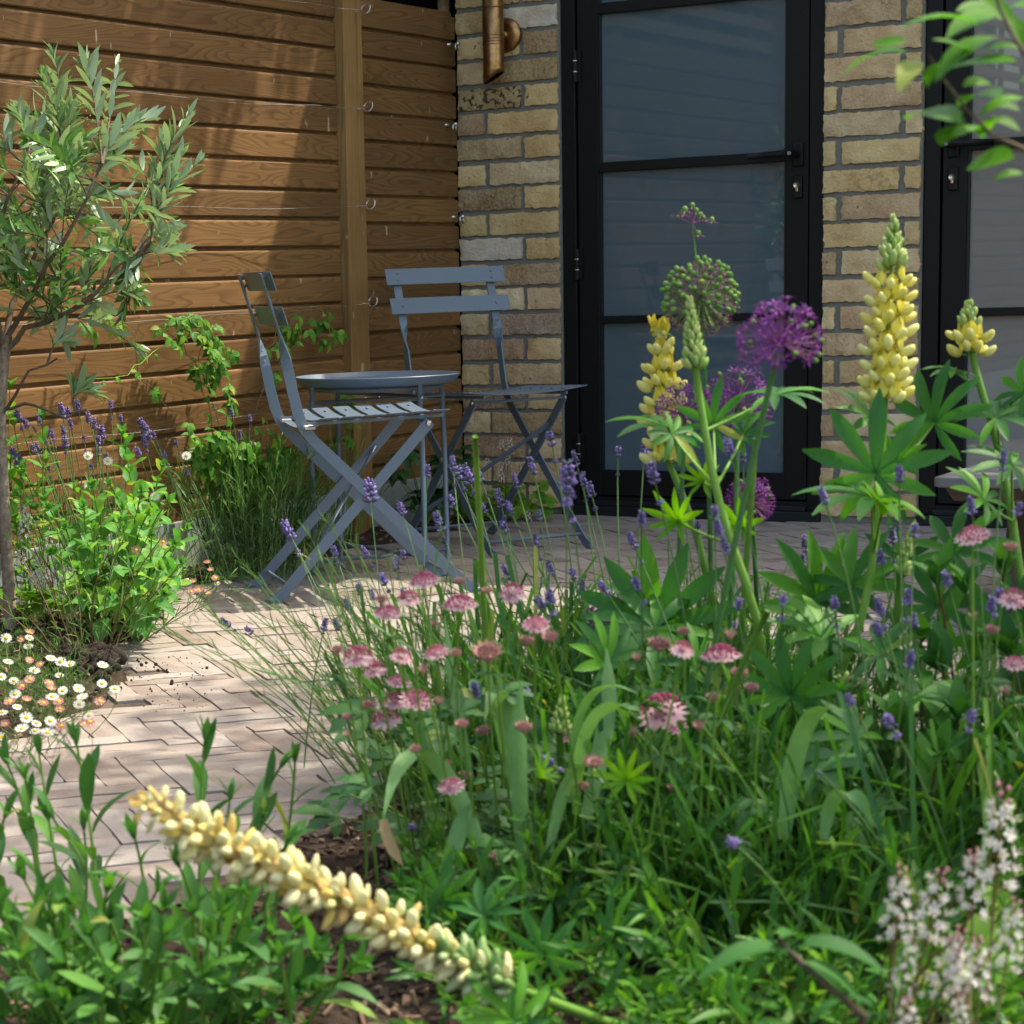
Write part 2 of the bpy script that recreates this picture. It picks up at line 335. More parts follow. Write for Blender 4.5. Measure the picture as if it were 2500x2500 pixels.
def wm(o):
    """world matrix from the parent chain, without waiting for a depsgraph update"""
    m = o.matrix_basis.copy()
    return (wm(o.parent) @ o.matrix_parent_inverse @ m) if o.parent else m
def adopt(o, parent):
    """parent o, whose mesh is written in world space, under a thing or a part"""
    o.parent = parent; o.matrix_parent_inverse = wm(parent).inverted(); return o
def under(o, parent):
    """parent o, whose mesh is written in the parent's own space"""
    o.parent = parent; return o
def thing(name, label, cat, loc=(0, 0, 0), group=None, rotz=0):
    o = bpy.data.objects.new(name, None); COL.objects.link(o); o.location = loc; o.rotation_euler = (0, 0, rotz); o.empty_display_size = 0.05
    o['label'] = label; o['category'] = cat
    if group: o['group'] = group
    return o
def tag(o, label, cat, group=None):
    o['label'] = label; o['category'] = cat
    if group: o['group'] = group
    return o
def struct(o): o['kind'] = 'structure'; return o
def stuff(o): o['kind'] = 'stuff'; return o

def frame(p, d, n, s=1.0, sx=None, sz=None):
    y = V(d).normalized(); x = y.cross(V(n))
    if x.length < 1e-4: x = y.cross(V((1, 0, 0.01)))
    x.normalize(); z = x.cross(y); sx = sx or s; sz = sz or s
    return Matrix(((x.x * sx, y.x * s, z.x * sz, p[0]), (x.y * sx, y.y * s, z.y * sz, p[1]), (x.z * sx, y.z * s, z.z * sz, p[2]), (0, 0, 0, 1)))
_tcache = {}
def tarr(me):
    if me.name not in _tcache:
        v = np.empty(len(me.vertices) * 3); me.vertices.foreach_get('co', v)
        lp = np.empty(len(me.loops), int); me.loops.foreach_get('vertex_index', lp)
        lt = np.empty(len(me.polygons), int); me.polygons.foreach_get('loop_total', lt)
        mi = np.empty(len(me.polygons), int); me.polygons.foreach_get('material_index', mi)
        _tcache[me.name] = (v.reshape(-1, 3), lp, lt, mi)
    return _tcache[me.name]
def joined(name, items, smooth=True):
    """one mesh of many placed copies; items = [(mesh, matrix)]; all meshes share the first one's materials"""
    vs = []; ls = []; ts = []; ms = []; o = 0
    for me, mt in items:
        v, lp, lt, mi = tarr(me); a = np.array(mt)
        vs.append(v @ a[:3, :3].T + a[:3, 3]); ls.append(lp + o); ts.append(lt); ms.append(mi); o += len(v)
    vs = np.concatenate(vs); ls = np.concatenate(ls); ts = np.concatenate(ts); ms = np.concatenate(ms)
    me = bpy.data.meshes.new(name)
    me.vertices.add(len(vs)); me.vertices.foreach_set('co', vs.ravel())
    me.loops.add(len(ls)); me.loops.foreach_set('vertex_index', ls.astype(np.int32))
    me.polygons.add(len(ts)); st = np.concatenate(([0], np.cumsum(ts)[:-1]))
    me.polygons.foreach_set('loop_start', st.astype(np.int32)); me.polygons.foreach_set('loop_total', ts.astype(np.int32))
    for k in items[0][0].materials: me.materials.append(k)
    me.polygons.foreach_set('material_index', ms.astype(np.int32)); me.polygons.foreach_set('use_smooth', np.full(len(ts), smooth))
    me.update(calc_edges=True); return me
def scatter(root, name, items, limit=300, rest='foliage'):
    """items = [(mesh, world matrix)]: the largest in view become parts of their own, the others one joined part"""
    def size(it):
        u, v, t = pix(it[1].translation)
        k = 1.0 if (t > 0.3 and -80 < u < 2580 and -80 < v < 2580) else 0.02
        return -k * it[1].to_scale().y / max(t, 0.2)
    items = sorted(items, key=size)
    inv = wm(root).inverted()
    for me, mt in items[:limit]:
        o = bpy.data.objects.new(name, me); COL.objects.link(o); o.parent = root; o.matrix_basis = inv @ mt
    if items[limit:]:
        o = bpy.data.objects.new(rest, joined(rest, items[limit:])); COL.objects.link(o); o.parent = root; o.matrix_parent_inverse = inv; stuff(o)

# leaf templates: unit length along +Y, top side +Z
def leafmesh(name, mat, width=0.25, peak=0.45, fold=0.25, curl=0.15, n=5, teeth=0.0, tipw=0.01, basew=0.03, wave=0.0):
    mb = MB(); vs = []; fs = []
    for i in range(n + 1):
        s = i / n
        w = (s / peak) ** 0.75 if s < peak else ((1 - s) / (1 - peak)) ** 0.85
        w = 0.5 * width * math.sin(min(1.0, w) * math.pi / 2)
        if teeth and 0 < i < n: w *= 1 + teeth * (1 if i % 2 else -1)
        w = max(w, tipw if s > 0.5 else basew * 0.5)
        z = -curl * s * s + 0.04 * math.sin(s * 3.1); y = s * (1 - 0.25 * curl * s)
        wz = wave * math.sin(s * 9)
        vs += [(-w, y, z + fold * w + wz * w * 3), (0, y, z), (w, y, z + fold * w - wz * w * 3)]
    for i in range(n):
        for j in range(2): a = i * 3 + j; fs.append((a, a + 1, a + 4, a + 3))
    mb.add(vs, fs); return mb.mesh(name, mat)
def multileaf(name, mat, specs, base):
    """compound leaf: leaflets = [(angle, length, lift)] of a base leaf template, in one mesh"""
    items = []
    for (a, L, lift) in specs:
        d = V((math.sin(a), math.cos(a), lift)); items.append((base, frame((0, 0, 0), d, V((0, 0, 1)), L)))
    return joined(name, items)
def bez(p0, p1, p2, n=8):
    p0, p1, p2 = V(p0), V(p1), V(p2)
    return [p0 * (1 - s) ** 2 + p1 * 2 * s * (1 - s) + p2 * s * s for s in [i / n for i in range(n + 1)]]
def path_at(pts, s):
    x = s * (len(pts) - 1); i = min(int(x), len(pts) - 2); return pts[i].lerp(pts[i + 1], x - i), (pts[i + 1] - pts[i]).normalized()
def upstem(base, tip, n=8, lean=0.35, jit=0.02):
    base, tip = V(base), V(tip); h = tip.z - base.z
    c = base.lerp(tip, lean); c.z = base.z + h * 0.62; c += V((G(0, jit), G(0, jit), 0)); return bez(base, c, tip, n)
def stem_obj(root, pts, r0, r1, mat, name='stem', n=5):
    k = len(pts); return MB().tube(pts, [r0 + (r1 - r0) * i / (k - 1) for i in range(k)], n).build(name, mat, root, True)

# ------------------------------------------------------------------ ground, paving, beds
mb = MB(); mb.add([(-60, -60, -0.06), (60, -60, -0.06), (60, 60, -0.06), (-60, 60, -0.06)], [(0, 1, 2, 3)])
struct(mb.build('ground', 'ground_far'))
LEFT_EDGE = [(0.18, 0.05), (0.18, -1.40), (0.14, -1.92), (0.36, -2.14), (0.50, -2.40), (0.56, -2.72), (0.80, -2.86), (0.93, -3.10), (0.99, -3.42), (1.05, -4.2), (1.15, -8.0)]
NEAR_EDGE = [(1.70, -8.0), (1.72, -4.6), (1.74, -4.37), (1.82, -4.0), (1.78, -3.7), (1.76, -3.42), (1.86, -3.10), (2.15, -2.92), (2.6, -2.80), (6.0, -2.6)]
PATIO = LEFT_EDGE + NEAR_EDGE + [(6.0, 0.05)]
BED_LEFT = [(-0.02, 0.0)] + LEFT_EDGE + [(-0.02, -8.0)]
BED_NEAR = NEAR_EDGE + [(6.0, -8.0)]
def inside(p, poly):
    x, y = p; c = False; j = len(poly) - 1
    for i in range(len(poly)):
        xi, yi = poly[i]; xj, yj = poly[j]
        if (yi > y) != (yj > y) and x < (xj - xi) * (y - yi) / (yj - yi) + xi: c = not c
        j = i
    return c
def soil_h(x, y):
    h = 0.004 + 0.016 * mnoise.fractal(V((x * 5, y * 5, 0.3)), 1.0, 2.0, 4) + 0.012 * mnoise.noise(V((x * 22, y * 22, 2)))
    for (mx, my, mr, mh) in ((0.74, -2.90, 0.13, 0.045), (0.50, -2.35, 0.15, 0.02), (2.02, -3.75, 0.3, 0.02)):
        d2 = ((x - mx) ** 2 + (y - my) ** 2) / (mr * mr); h += mh * math.exp(-d2 * 1.6)
    return h
def bed(name, x0, x1, y0, y1, step):
    nx = int((x1 - x0) / step); ny = int((y1 - y0) / step); vs = []; fs = []
    for j in range(ny + 1):
        for i in range(nx + 1):
            x = x0 + (x1 - x0) * i / nx; y = y0 + (y1 - y0) * j / ny; vs.append((x, y, soil_h(x, y) - (0.05 if inside((x, y), PATIO) else 0)))
    for j in range(ny):
        for i in range(nx): a = j * (nx + 1) + i; fs.append((a, a + 1, a + nx + 2, a + nx + 1))
    mb = MB(); mb.add(vs, fs); return struct(mb.build(name, 'soil', None, True))
bed('planting_bed', -0.1, 1.16, -5.0, 0.0, 0.02)
bed('planting_bed', 1.66, 4.6, -6.0, -2.55, 0.03)
mb = MB(); mb.add([(x, y, -0.0055) for x, y in PATIO[::-1]], [tuple(range(len(PATIO)))])
paving = struct(mb.build('paving', 'joint_sand'))
def paver_mesh(i):
    L, W, H = 0.2005, 0.0505, 0.03; g = 0.0007; mb = MB(); vs = []
    nx, ny = 6, 2
    for j in range(ny + 1):
        for k in range(nx + 1):
            x = -L / 2 + g + (L - 2 * g) * k / nx; y = -W / 2 + g + (W - 2 * g) * j / ny
            e = (k in (0, nx)) or (j in (0, ny))
            x += R(-0.0016, 0.0010) if k in (0, nx) else 0; y += R(-0.0013, 0.0009) if j in (0, ny) else 0
            vs.append((x, y, -0.0014 + R(-0.001, 0.0008) if e else R(-0.0008, 0.0008)))
    fs = [(j * 7 + k, j * 7 + k + 1, j * 7 + k + 8, j * 7 + k + 7) for j in range(ny) for k in range(nx)]
    ring = [j for j in range(7)] + [13, 20] + [19, 18, 17, 16, 15, 14] + [7]
    o = len(vs)
    for q in ring: vs.append((vs[q][0] * 1.002, vs[q][1] * 1.004, -H))
    for a in range(len(ring)): b = (a + 1) % len(ring); fs.append((ring[b], ring[a], o + a, o + b))
    mb.add(vs, fs); return mb.mesh('paver', 'paver', False)
PAV = [paver_mesh(i) for i in range(8)]
items = []; U = 0.0512; n4 = 4; phi = math.radians(-41.5); ox, oy = 1.261, -3.49
ca, sa = math.cos(phi), math.sin(phi)
for k in range(-130, 130):
    for m_ in range(-26, 26):
        bx, by = k + n4 * m_, k - n4 * m_
        for (cx, cy, hz) in ((bx + n4 / 2, by + 0.5, True), (bx + n4 + 0.5, by + 1 - n4 / 2, False)):
            X, Y = cx * U, cy * U; x = ox + X * ca - Y * sa; y = oy + X * sa + Y * ca
            if not (-0.1 < x < 4.4 and -5.2 < y < 0.1): continue
            if inside((x, y), PATIO):
                rz = phi + (0 if hz else math.pi / 2) + (math.pi if random.random() < 0.5 else 0)
                mt = Matrix.Translation((x, y, 0.001 + G(0, 0.0007))) @ Matrix.Rotation(rz + G(0, 0.006), 4, 'Z') @ Matrix.Rotation(G(0, 0.004), 4, 'X') @ Matrix.Rotation(G(0, 0.004), 4, 'Y')
                items.append((random.choice(PAV), mt))
def seen(u, v):
    return (0 <= u <= 1050 and 1380 <= v <= 2300) or (1050 < u < 2200 and 1270 < v < 1700)
near = []; far = []
for it in items:
    u, v, t = pix(it[1].translation)
    (near if seen(u, v) else far).append((it, t))
near.sort(key=lambda a: a[1])
far += near[300:]
inv = wm(paving).inverted()
for (me, mt), t in near[:300]:
    o = bpy.data.objects.new('paver', me); COL.objects.link(o); o.parent = paving; o.matrix_basis = inv @ mt
o = bpy.data.objects.new('distant_paver', joined('distant_paver', [a[0] for a in far], False)); COL.objects.link(o); o.parent = paving; stuff(o)
# bark mulch and soil clods
mb = MB().box((-0.5, -0.5, -0.5), (0.5, 0.5, 0.5)); CHIP = mb.mesh('bark_chip', 'chip', False)
items = []
def chips(poly, x0, x1, y0, y1, n, s=1.0):
    c = 0
    while c < n:
        x, y = R(x0, x1), R(y0, y1); c += 1
        if not inside((x, y), poly): continue
        q = Quaternion((G(0, 1), G(0, 0.35), G(0, 0.35), G(0, 1))).normalized()
        items.append((CHIP, Matrix.LocRotScale(V((x, y, soil_h(x, y) + 0.003)), q, V((R(0.004, 0.022), R(0.003, 0.009), R(0.0015, 0.004))) * s)))
chips(BED_LEFT, 0.0, 1.05, -3.5, 0.0, 3600); chips(BED_NEAR, 1.7, 3.4, -4.7, -2.6, 9000, 1.05)
o = bpy.data.objects.new('bark_mulch', joined('bark_mulch', items, False)); COL.objects.link(o); stuff(o)
tag(o, 'brown bark mulch spread over the planting beds', 'mulch')
mb = MB(); mb.ball((0, 0, 0), 1, 1, 0.8, 7, 5); mb.v = [tuple(V(p) * (1 + 0.28 * mnoise.noise(V(p) * 2.1))) for p in mb.v]; CLOD = mb.mesh('clod', 'clod')
items = []
for i in range(420):
    a = R(0, 6.28); d = abs(G(0, 0.085)); x, y = 0.76 + d * math.cos(a) * 1.2, -2.90 + d * math.sin(a)
    s = R(0.003, 0.012) * (1.2 if d < 0.1 else 0.6)
    if inside((x, y), PATIO) and s > 0.004: continue
    items.append((CLOD, Matrix.LocRotScale(V((x, y, max(0, soil_h(x, y)) + s * 0.4)), Quaternion((R(-1, 1), R(-1, 1), R(-1, 1), R(-1, 1))).normalized(), V((s, s * R(.7, 1.1), s)))))
for i in range(70):
    p = grd(R(330, 520), R(1600, 1740)); s = R(0.0006, 0.0018); items.append((CLOD, Matrix.LocRotScale(V((p.x, p.y, 0.001)), None, V((s, s, s)))))
o = bpy.data.objects.new('soil_clods', joined('soil_clods', items)); COL.objects.link(o); stuff(o); tag(o, 'crumbly dark soil heaped at the paving edge', 'soil')

# ------------------------------------------------------------------ house: brick piers, doors
house = thing('house', 'yellow stock brick house wall with black framed glass doors', 'house', (0.9, 0.15, 0))
def pier(x0, x1, z1=2.18):
    return MB().box((x0, 0.006, -0.05), (x1, 0.3, z1)).build('brick_pier', 'mortar', house)
BCOL = [(0.72, 0.54, 0.275), (0.75, 0.57, 0.30), (0.68, 0.49, 0.235), (0.76, 0.59, 0.35), (0.71, 0.51, 0.31), (0.73, 0.53, 0.26), (0.58, 0.41, 0.22), (0.64, 0.45, 0.28), (0.76, 0.61, 0.39)]
def brick(par, x0, x1, z0, col=None, soot=1.0, dx=0.0):
    W = x1 - x0; H = 0.0612 + R(-0.002, 0.0022); nx = max(3, int(W / 0.011)); nz = 6; vs = []; fs = []; sd = R(0, 99)
    for j in range(nz + 1):
        for i in range(nx + 1):
            x = W * i / nx; z = H * j / nz; e = i in (0, nx) or j in (0, nz)
            q = V((x * 60 + sd, z * 60, sd))
            y = -0.0045 + 0.0030 * mnoise.noise(q * 2.2) + 0.0034 * mnoise.noise(q * 0.7) + 0.002 * mnoise.noise(q * 0.3)
            if e: y += 0.0022 + 0.002 * mnoise.noise(q * 2)
            if i in (0, nx): x += 0.0055 * mnoise.noise(q * 1.7)
            if j in (0, nz): z += 0.0052 * mnoise.noise(q * 1.1 + V((7, 0, 0)))
            vs.append((x, y, z))
    for j in range(nz):
        for i in range(nx): a = j * (nx + 1) + i; fs.append((a, a + 1, a + nx + 2, a + nx + 1))
    rng = [i for i in range(nx)] + [j * (nx + 1) + nx for j in range(nz)] + [nz * (nx + 1) + i for i in range(nx, 0, -1)] + [j * (nx + 1) for j in range(nz, 0, -1)]
    o = len(vs)
    k = len(rng); vs += [vs[a] for a in rng]
    for a in rng: vs.append((vs[a][0], 0.02, vs[a][2]))
    for a in range(k): b = (a + 1) % k; fs.append((o + b, o + a, o + k + a, o + k + b))
    ob = MB().add(vs, fs).build('brick', 'brick', None, True)
    ob.location = (x0 + dx, 0, z0); ob.parent = par; ob.matrix_parent_inverse = wm(par).inverted()
    c = V(col or random.choice(BCOL)); k = R(0.84, 1.12); ob.color = (c.x * k, c.y * k, c.z * k, soot)
p1 = pier(0.002, 0.3405); p2 = pier(1.149, 1.4245)
SP1 = {(19, 'r'): ((0.80, 0.75, 0.70), 1), (10, 'l'): ((0.82, 0.77, 0.72), 1), (16, 'l'): ((0.40, 0.29, 0.15), 0.1), (7, 'r'): ((0.42, 0.31, 0.25), 1), (15, 'l'): ((0.50, 0.34, 0.22), 1),
       (4, 'l'): ((0.33, 0.22, 0.13), 0.6), (3, 'r'): ((0.42, 0.29, 0.16), 0.8), (2, 'l'): ((0.45, 0.27, 0.17), 1), (6, 'l'): ((0.42, 0.27, 0.17), 1), (12, 'l'): ((0.41, 0.30, 0.17), 0.7), (17, 'r'): ((0.38, 0.26, 0.13), 0.8),
       (18, 'r'): ((0.40, 0.27, 0.15), 0.8), (9, 'r'): ((0.52, 0.37, 0.24), 1), (14, 'l'): ((0.52, 0.38, 0.22), 1)}
for k in range(0, 28):
    z = 0.0152 + 0.075 * k + 0.0063
    L, S = (0.212, 0.11) if k % 2 == 0 else (0.212, 0.092)
    if k % 2 == 0: segs = [('l', 0.004, 0.216), ('r', 0.2295, 0.337)]
    else: segs = [('l', 0.004, 0.094), ('r', 0.1075, 0.337)]
    for sd, a, b in segs:
        c, so = SP1.get((k, sd), (None, 1.0)); brick(p1, a + R(-.003, .003), b + R(-.003, 0.001), z + R(-.0015, .0015), c, so)
    if k % 2 == 0: segs = [('l', 1.151, 1.362), ('r', 1.379, 1.421)]
    else: segs = [('l', 1.151, 1.187), ('r', 1.2035, 1.421)]
    for sd, a, b in segs:
        brick(p2, a + R(-.002, .003), b + R(-.003, 0.001), z + R(-.0015, .0015), None, 0.75 if random.random() < 0.15 else 1.0)
# wall above the openings, building behind, flat roof edge
MB().box((-4.0, 0.004, 2.182), (6.5, 0.32, 2.72)).build('lintel_wall', 'render_wall', house)
MB().box((-4.0, 0.33, 0.0), (6.5, 5.0, 2.66)).build('wall', 'render_wall', house)
MB().box((-4.05, -0.05, 2.722), (6.55, 5.05, 2.80)).build('roof', 'roof_felt', house)
MB().box((-4.0, 0.02, -0.05), (-0.03, 0.3, 2.18)).build('side_wall', 'void_black', house)  # house wall coloured near-black to keep the gap over the fence dark
def door(x0, x1, hinge_left, glass, zt=2.16):
    """x0..x1 = outside of the fixed frame"""
    fw = 0.043; d = MB()
    yF = 0.016
    d.box((x0, yF, 0.03), (x0 + fw, 0.09, zt)); d.box((x1 - fw, yF, 0.03), (x1, 0.09, zt)); d.box((x0 + fw, yF + .001, zt - 0.05), (x1 - fw, 0.09, zt))
    d.box((x0 + fw, yF + .002, 0.03), (x1 - fw, 0.09, 0.055))
    fr = d.build('door', 'black_paint', house, False, 0.0018)
    a, b = x0 + fw + 0.005, x1 - fw - 0.005; st = 0.066; yL = 0.023
    lf = MB(); lf.box((a, yL, 0.060), (a + st, 0.075, zt - 0.055)); lf.box((b - st, yL, 0.060), (b, 0.075, zt - 0.055))
    lf.box((a + st, yL + .001, 0.060), (b - st, 0.075, 0.136)); lf.box((a + st, yL + .001, zt - 0.13), (b - st, 0.075, zt - 0.055))
    lf.build('door_leaf', 'black_paint', fr, False, 0.0016)
    zs = [0.136, 0.5735, 0.5955, 1.015, 1.044, 1.468, 1.499, 1.925, zt - 0.13]
    for i in (1, 3, 5):
        MB().box((a + st, yL - 0.002, zs[i]), (b - st, 0.066, zs[i + 1])).build('glazing_bar', 'black_paint', fr, False, 0.002)
    for i in (0, 2, 4, 6):
        MB().box((a + st - 0.004, 0.041, zs[i] - 0.004), (b - st + 0.004, 0.047, (zs[i + 1] if i < 6 else zs[8]) + 0.004)).build('pane', glass, fr)
        g = MB(); z0, z1 = zs[i], (zs[i + 1] if i < 6 else zs[8]); w = 0.006
        g.box((a + st, yL + 0.006, z0), (a + st + w, 0.041, z1)).build('glazing_bead', 'black_sill', fr)
        MB().box((b - st - w, yL + 0.006, z0), (b - st, 0.041, z1)).build('glazing_bead', 'black_sill', fr)
    s = MB(); s.box((x0 - 0.002, -0.012, 0.001), (x1 + 0.002, 0.09, 0.029)); s.build('door_sill', 'black_sill', fr, False, 0.002)
    s = MB(); s.box((x0 + fw, -0.002, 0.0295), (x1 - fw, 0.022, 0.044)); s.build('weather_bar', 'black_sill', fr, False, 0.002)
    hx = a - 0.002 if hinge_left else b + 0.002
    for z in (1.325, 0.75, 0.2):
        h = MB()
        for q in range(3): h.tube([(hx, 0.011, z - 0.045 + 0.031 * q), (hx, 0.011, z - 0.017 + 0.031 * q)], 0.0075, 10)
        h.box((hx - 0.016, 0.0135, z - 0.045), (hx + 0.018, 0.0185, z + 0.045)); h.build('hinge', 'black_paint', fr)
        h = MB()
        for q in range(2): h.tube([(hx, 0.011, z - 0.0165 + 0.031 * q), (hx, 0.011, z - 0.0145 + 0.031 * q)], 0.0078, 10)
        h.build('hinge_washer', 'bare_steel', fr)
    kx = b - st * 0.5 + 0.004 if hinge_left else a + st * 0.5 - 0.004; sg = -1 if hinge_left else 1
    h = MB(); h.box((kx - 0.016, 0.013, 1.000), (kx + 0.016, 0.024, 1.066)); h.build('handle_plate', 'black_paint', fr, False, 0.004)
    h = MB(); h.tube([(kx, 0.02, 1.034), (kx, -0.038, 1.034)], 0.0105, 14); h.build('handle_neck', 'black_paint', fr, True)
    h = MB(); h.tube([(kx - sg * 0.010, -0.040, 1.034), (kx + sg * 0.02, -0.041, 1.034), (kx + sg * 0.07, -0.040, 1.033), (kx + sg * 0.125, -0.037, 1.031)], [0.0105, 0.0105, 0.0095, 0.0085], 12)
    h.build('handle', 'black_paint', fr, True)
    e = MB()
    for p, q in (((-.0045, -.0045), (.0045, -.0036)), ((-.0045, .0036), (.0045, .0045)), ((-.0045, -.0045), (-.0036, .0045)), ((.0036, -.0045), (.0045, .0045)), ((-.0021, -.0026), (-.0012, .0016)), ((.0012, -.0026), (.0021, .0016)), ((-.0016, .0012), (.0016, .0024)), ((-.0016, -.0006), (.0016, .0002))):
        e.box((kx + p[0], -0.0523, 1.034 + p[1]), (kx + q[0], -0.0512, 1.034 + q[1]))
    e.build('emblem', 'emblem', fr)
    h = MB(); h.box((kx - 0.014, 0.013, 0.912), (kx + 0.014, 0.024, 0.975)); h.build('lock_plate', 'black_paint', fr, False, 0.004)
    h = MB(); h.tube([(kx, 0.016, 0.948), (kx, 0.006, 0.948)], 0.0085, 14); h.build('lock', 'bare_steel', fr, True)
    h = MB(); h.box((kx - 0.004, 0.008, 0.930), (kx + 0.004, 0.0135, 0.944)); h.build('lock_cylinder', 'brass', fr, False, 0.002)
    return fr
door(0.3435, 1.1465, True, 'frosted_glass'); door(1.4275, 2.35, False, 'hazed_glass')
MB().box((2.352, 0.006, 0), (6.5, 0.3, 2.18)).build('end_wall', 'render_wall', house)

# copper wall lamp
lx, ly = 0.168, -0.078
lamp = thing('wall_lamp', 'copper tube wall lamp on the brick pier beside the fence', 'lamp', (lx, 0, 1.43))
mb = MB(); n = 32; vs = []; fs = []; rad = 0.0315
zt = 1.66
for ring, (r, zf) in enumerate([(rad - 0.003, 'b'), (rad, 'b'), (rad, 1.33), (rad, zt), (rad - 0.003, zt)]):
    for j in range(n):
        w = 2 * math.pi * j / n
        z = (1.3035 + 0.017 * (math.cos(w - 0.2))) if zf == 'b' else zf
        vs.append((lx + r * math.cos(w), ly + r * math.sin(w), z))
for i in range(4):
    for j in range(n): j2 = (j + 1) % n; fs.append((i * n + j, i * n + j2, (i + 1) * n + j2, (i + 1) * n + j))
mb.add(vs, fs).build('lamp_body', 'copper', lamp, True)
for z in (1.3995, 1.408, 1.4165, 1.425, 1.506):
    MB().lathe((lx, ly, z), [(rad - .001, -.0018), (rad + .0016, -.001), (rad + .0016, .001), (rad - .001, .0018)], 32).build('ring', 'copper', lamp, True)
mb = MB(); mb.lathe((0, 0, 0), [(0.0, 0.0), (0.046, 0.0), (0.05, 0.003), (0.05, 0.010), (0.044, 0.016), (0.030, 0.018), (0.0, 0.018)], 40)
mb.v = [(lx + 0.006 + p[0], -0.002 - p[2], 1.43 + p[1]) for p in mb.v]; mb.build('wall_plate', 'copper', lamp, True)
MB().tube([(lx + 0.004, -0.015, 1.43), (lx + 0.001, ly + 0.02, 1.43)], 0.012, 12).build('arm', 'copper', lamp, True)
MB().tube([(lx, ly, 1.40), (lx, ly, 1.64)], 0.024, 12).build('lamp_insert', 'void_black', lamp, True)

# ------------------------------------------------------------------ timber fence with trellis top
fence = thing('timber_fence', 'brown timber board fence with a square post and trellis top', 'fence', (-0.01, -1.2, 0))
def board_mesh(y0, y1):
    pr = [(0.0, 0.003), (-0.002, 0.0), (-0.020, 0.0), (-0.020, 0.083), (-0.012, 0.083), (-0.011, 0.0695), (-0.006, 0.0685), (-0.001, 0.0655), (0.0, 0.062)]
    k = len(pr); mb = MB(); L = (y1 - y0) / 2; vs = []
    for y in (-L, L): vs += [(x, y, z) for x, z in pr]
    fs = [(i, (i + 1) % k, k + (i + 1) % k, k + i) for i in range(k)] + [tuple(range(k - 1, -1, -1)), tuple(range(k, 2 * k))]
    return mb.add(vs, fs).mesh('board', 'fence_wood', False)
def panel(y0, y1, zoff, top, slats=True):
    p = bpy.data.objects.new('fence_panel', MB().box((-0.05, y0 + 0.02, 0.14), (-0.024, y0 + 0.06, top)).box((-0.05, y1 - 0.06, 0.14), (-0.024, y1 - 0.02, top)).mesh('fence_panel', 'trellis_wood', False))
    COL.objects.link(p); adopt(p, fence)
    me = board_mesh(y0, y1); k = -16
    for k in range(-16, 3):
        z = 1.365 + 0.0775 * k + zoff
        if z < 0.1 or z + 0.07 > top + 0.02: continue
        o = bpy.data.objects.new('board', me); COL.objects.link(o); o.location = (R(-0.001, 0.001), (y0 + y1) / 2, z + R(-0.001, 0.001)); o.rotation_euler = (R(-0.0012, 0.0012), 0, 0)
        o.parent = p; o.matrix_parent_inverse = wm(p).inverted()
    gm = MB().box((-0.026, y0, -0.04), (0.004, y1, 0.132)); g = gm.build('gravel_board', 'concrete', p, False, 0.003)
    if slats:
        for i in range(5):
            z = 1.560 + 0.085 * i; MB().box((-0.03, y0, z), (-0.012, y1, z + 0.045)).build('trellis_slat', 'trellis_wood', p, False, 0.002)
        y = y0 + 0.25
        for y in np.arange(y0 + 0.16, y1, 0.42): MB().box((-0.05, y, top - 0.05), (-0.0305, y + 0.045, 1.96)).build('trellis_upright', 'trellis_wood', p, False, 0.002)
panel(-0.598, -0.004, -0.012, 1.517); panel(-2.62, -0.702, 0.0, 1.52); panel(-4.6, -2.72, 0.006, 1.52); panel(-6.6, -4.7, -0.004, 1.52); panel(-8.6, -6.7, 0.0, 1.52)
posts = []
for i, y in enumerate((-0.70, -2.72, -4.70, -6.70)):
    posts.append(MB().box((-0.07, y, -0.05), (0.026, y + 0.10, 2.0)).build('post', 'post_wood', fence, False, 0.003))
HOOK = [1.464, 1.199, 0.931, 0.660, 0.392]
for z in HOOK:
    h = MB(); y = -0.632; c = V((0.055, y, z + 0.004)); pts = [V((0.022, y, z)), V((0.044, y, z))]
    for i in range(15):
        a = math.pi * 1.1 + 2 * math.pi * 0.93 * i / 14; pts.append(c + V((0.014 * math.cos(a) + 0.004, 0.006 * math.sin(a), 0.014 * math.sin(a))))
    h.tube(pts, 0.0019, 6); h.build('eye_hook', 'zinc', posts[0], True)
for z, y in ((1.415, -0.05), (1.178, -0.075), (0.905, -0.04)):
    h = MB(); h.tube([(0.0, y, z), (0.03, y, z)], 0.004, 8); h.ball((0.034, y, z), 0.009, 0.009, 0.007); h.box((0.028, y - 0.012, z - 0.02), (0.033, y - 0.006, z)); h.box((0.028, y + 0.006, z - 0.02), (0.033, y + 0.012, z))
    h.build('wire_clamp', 'zinc', fence, True)
WN = ['topmost', 'second highest', 'middle', 'second lowest', 'lowest']
for i, z in enumerate(HOOK):
    pts = [V((0.055, -0.642, z)), V((0.05, -0.75, z - 0.004))]
    for q in range(1, 14): s = q / 13; pts.append(V((0.045 + 0.008 * math.sin(q * 1.3), -0.75 - 1.95 * s, z - 0.004 + (0.004 * math.sin(q * 1.1 + i) - 0.012 * math.sin(s * math.pi)) * 0.8)))
    w = MB().tube(pts, 0.0007, 4).build('training_wire', 'wire', None, True); tag(w, WN[i] + ' thin wire strung along the fence from the post', 'wire', 'training wires')
nb = MB().box((-1.2, -9, 0), (-0.9, 0.2, 2.6)).build('backdrop_wall', 'void_black'); tag(nb, 'near-black wall added behind the trellis to darken its gaps', 'wall')  # added backdrop, makes the openings above the boards read black

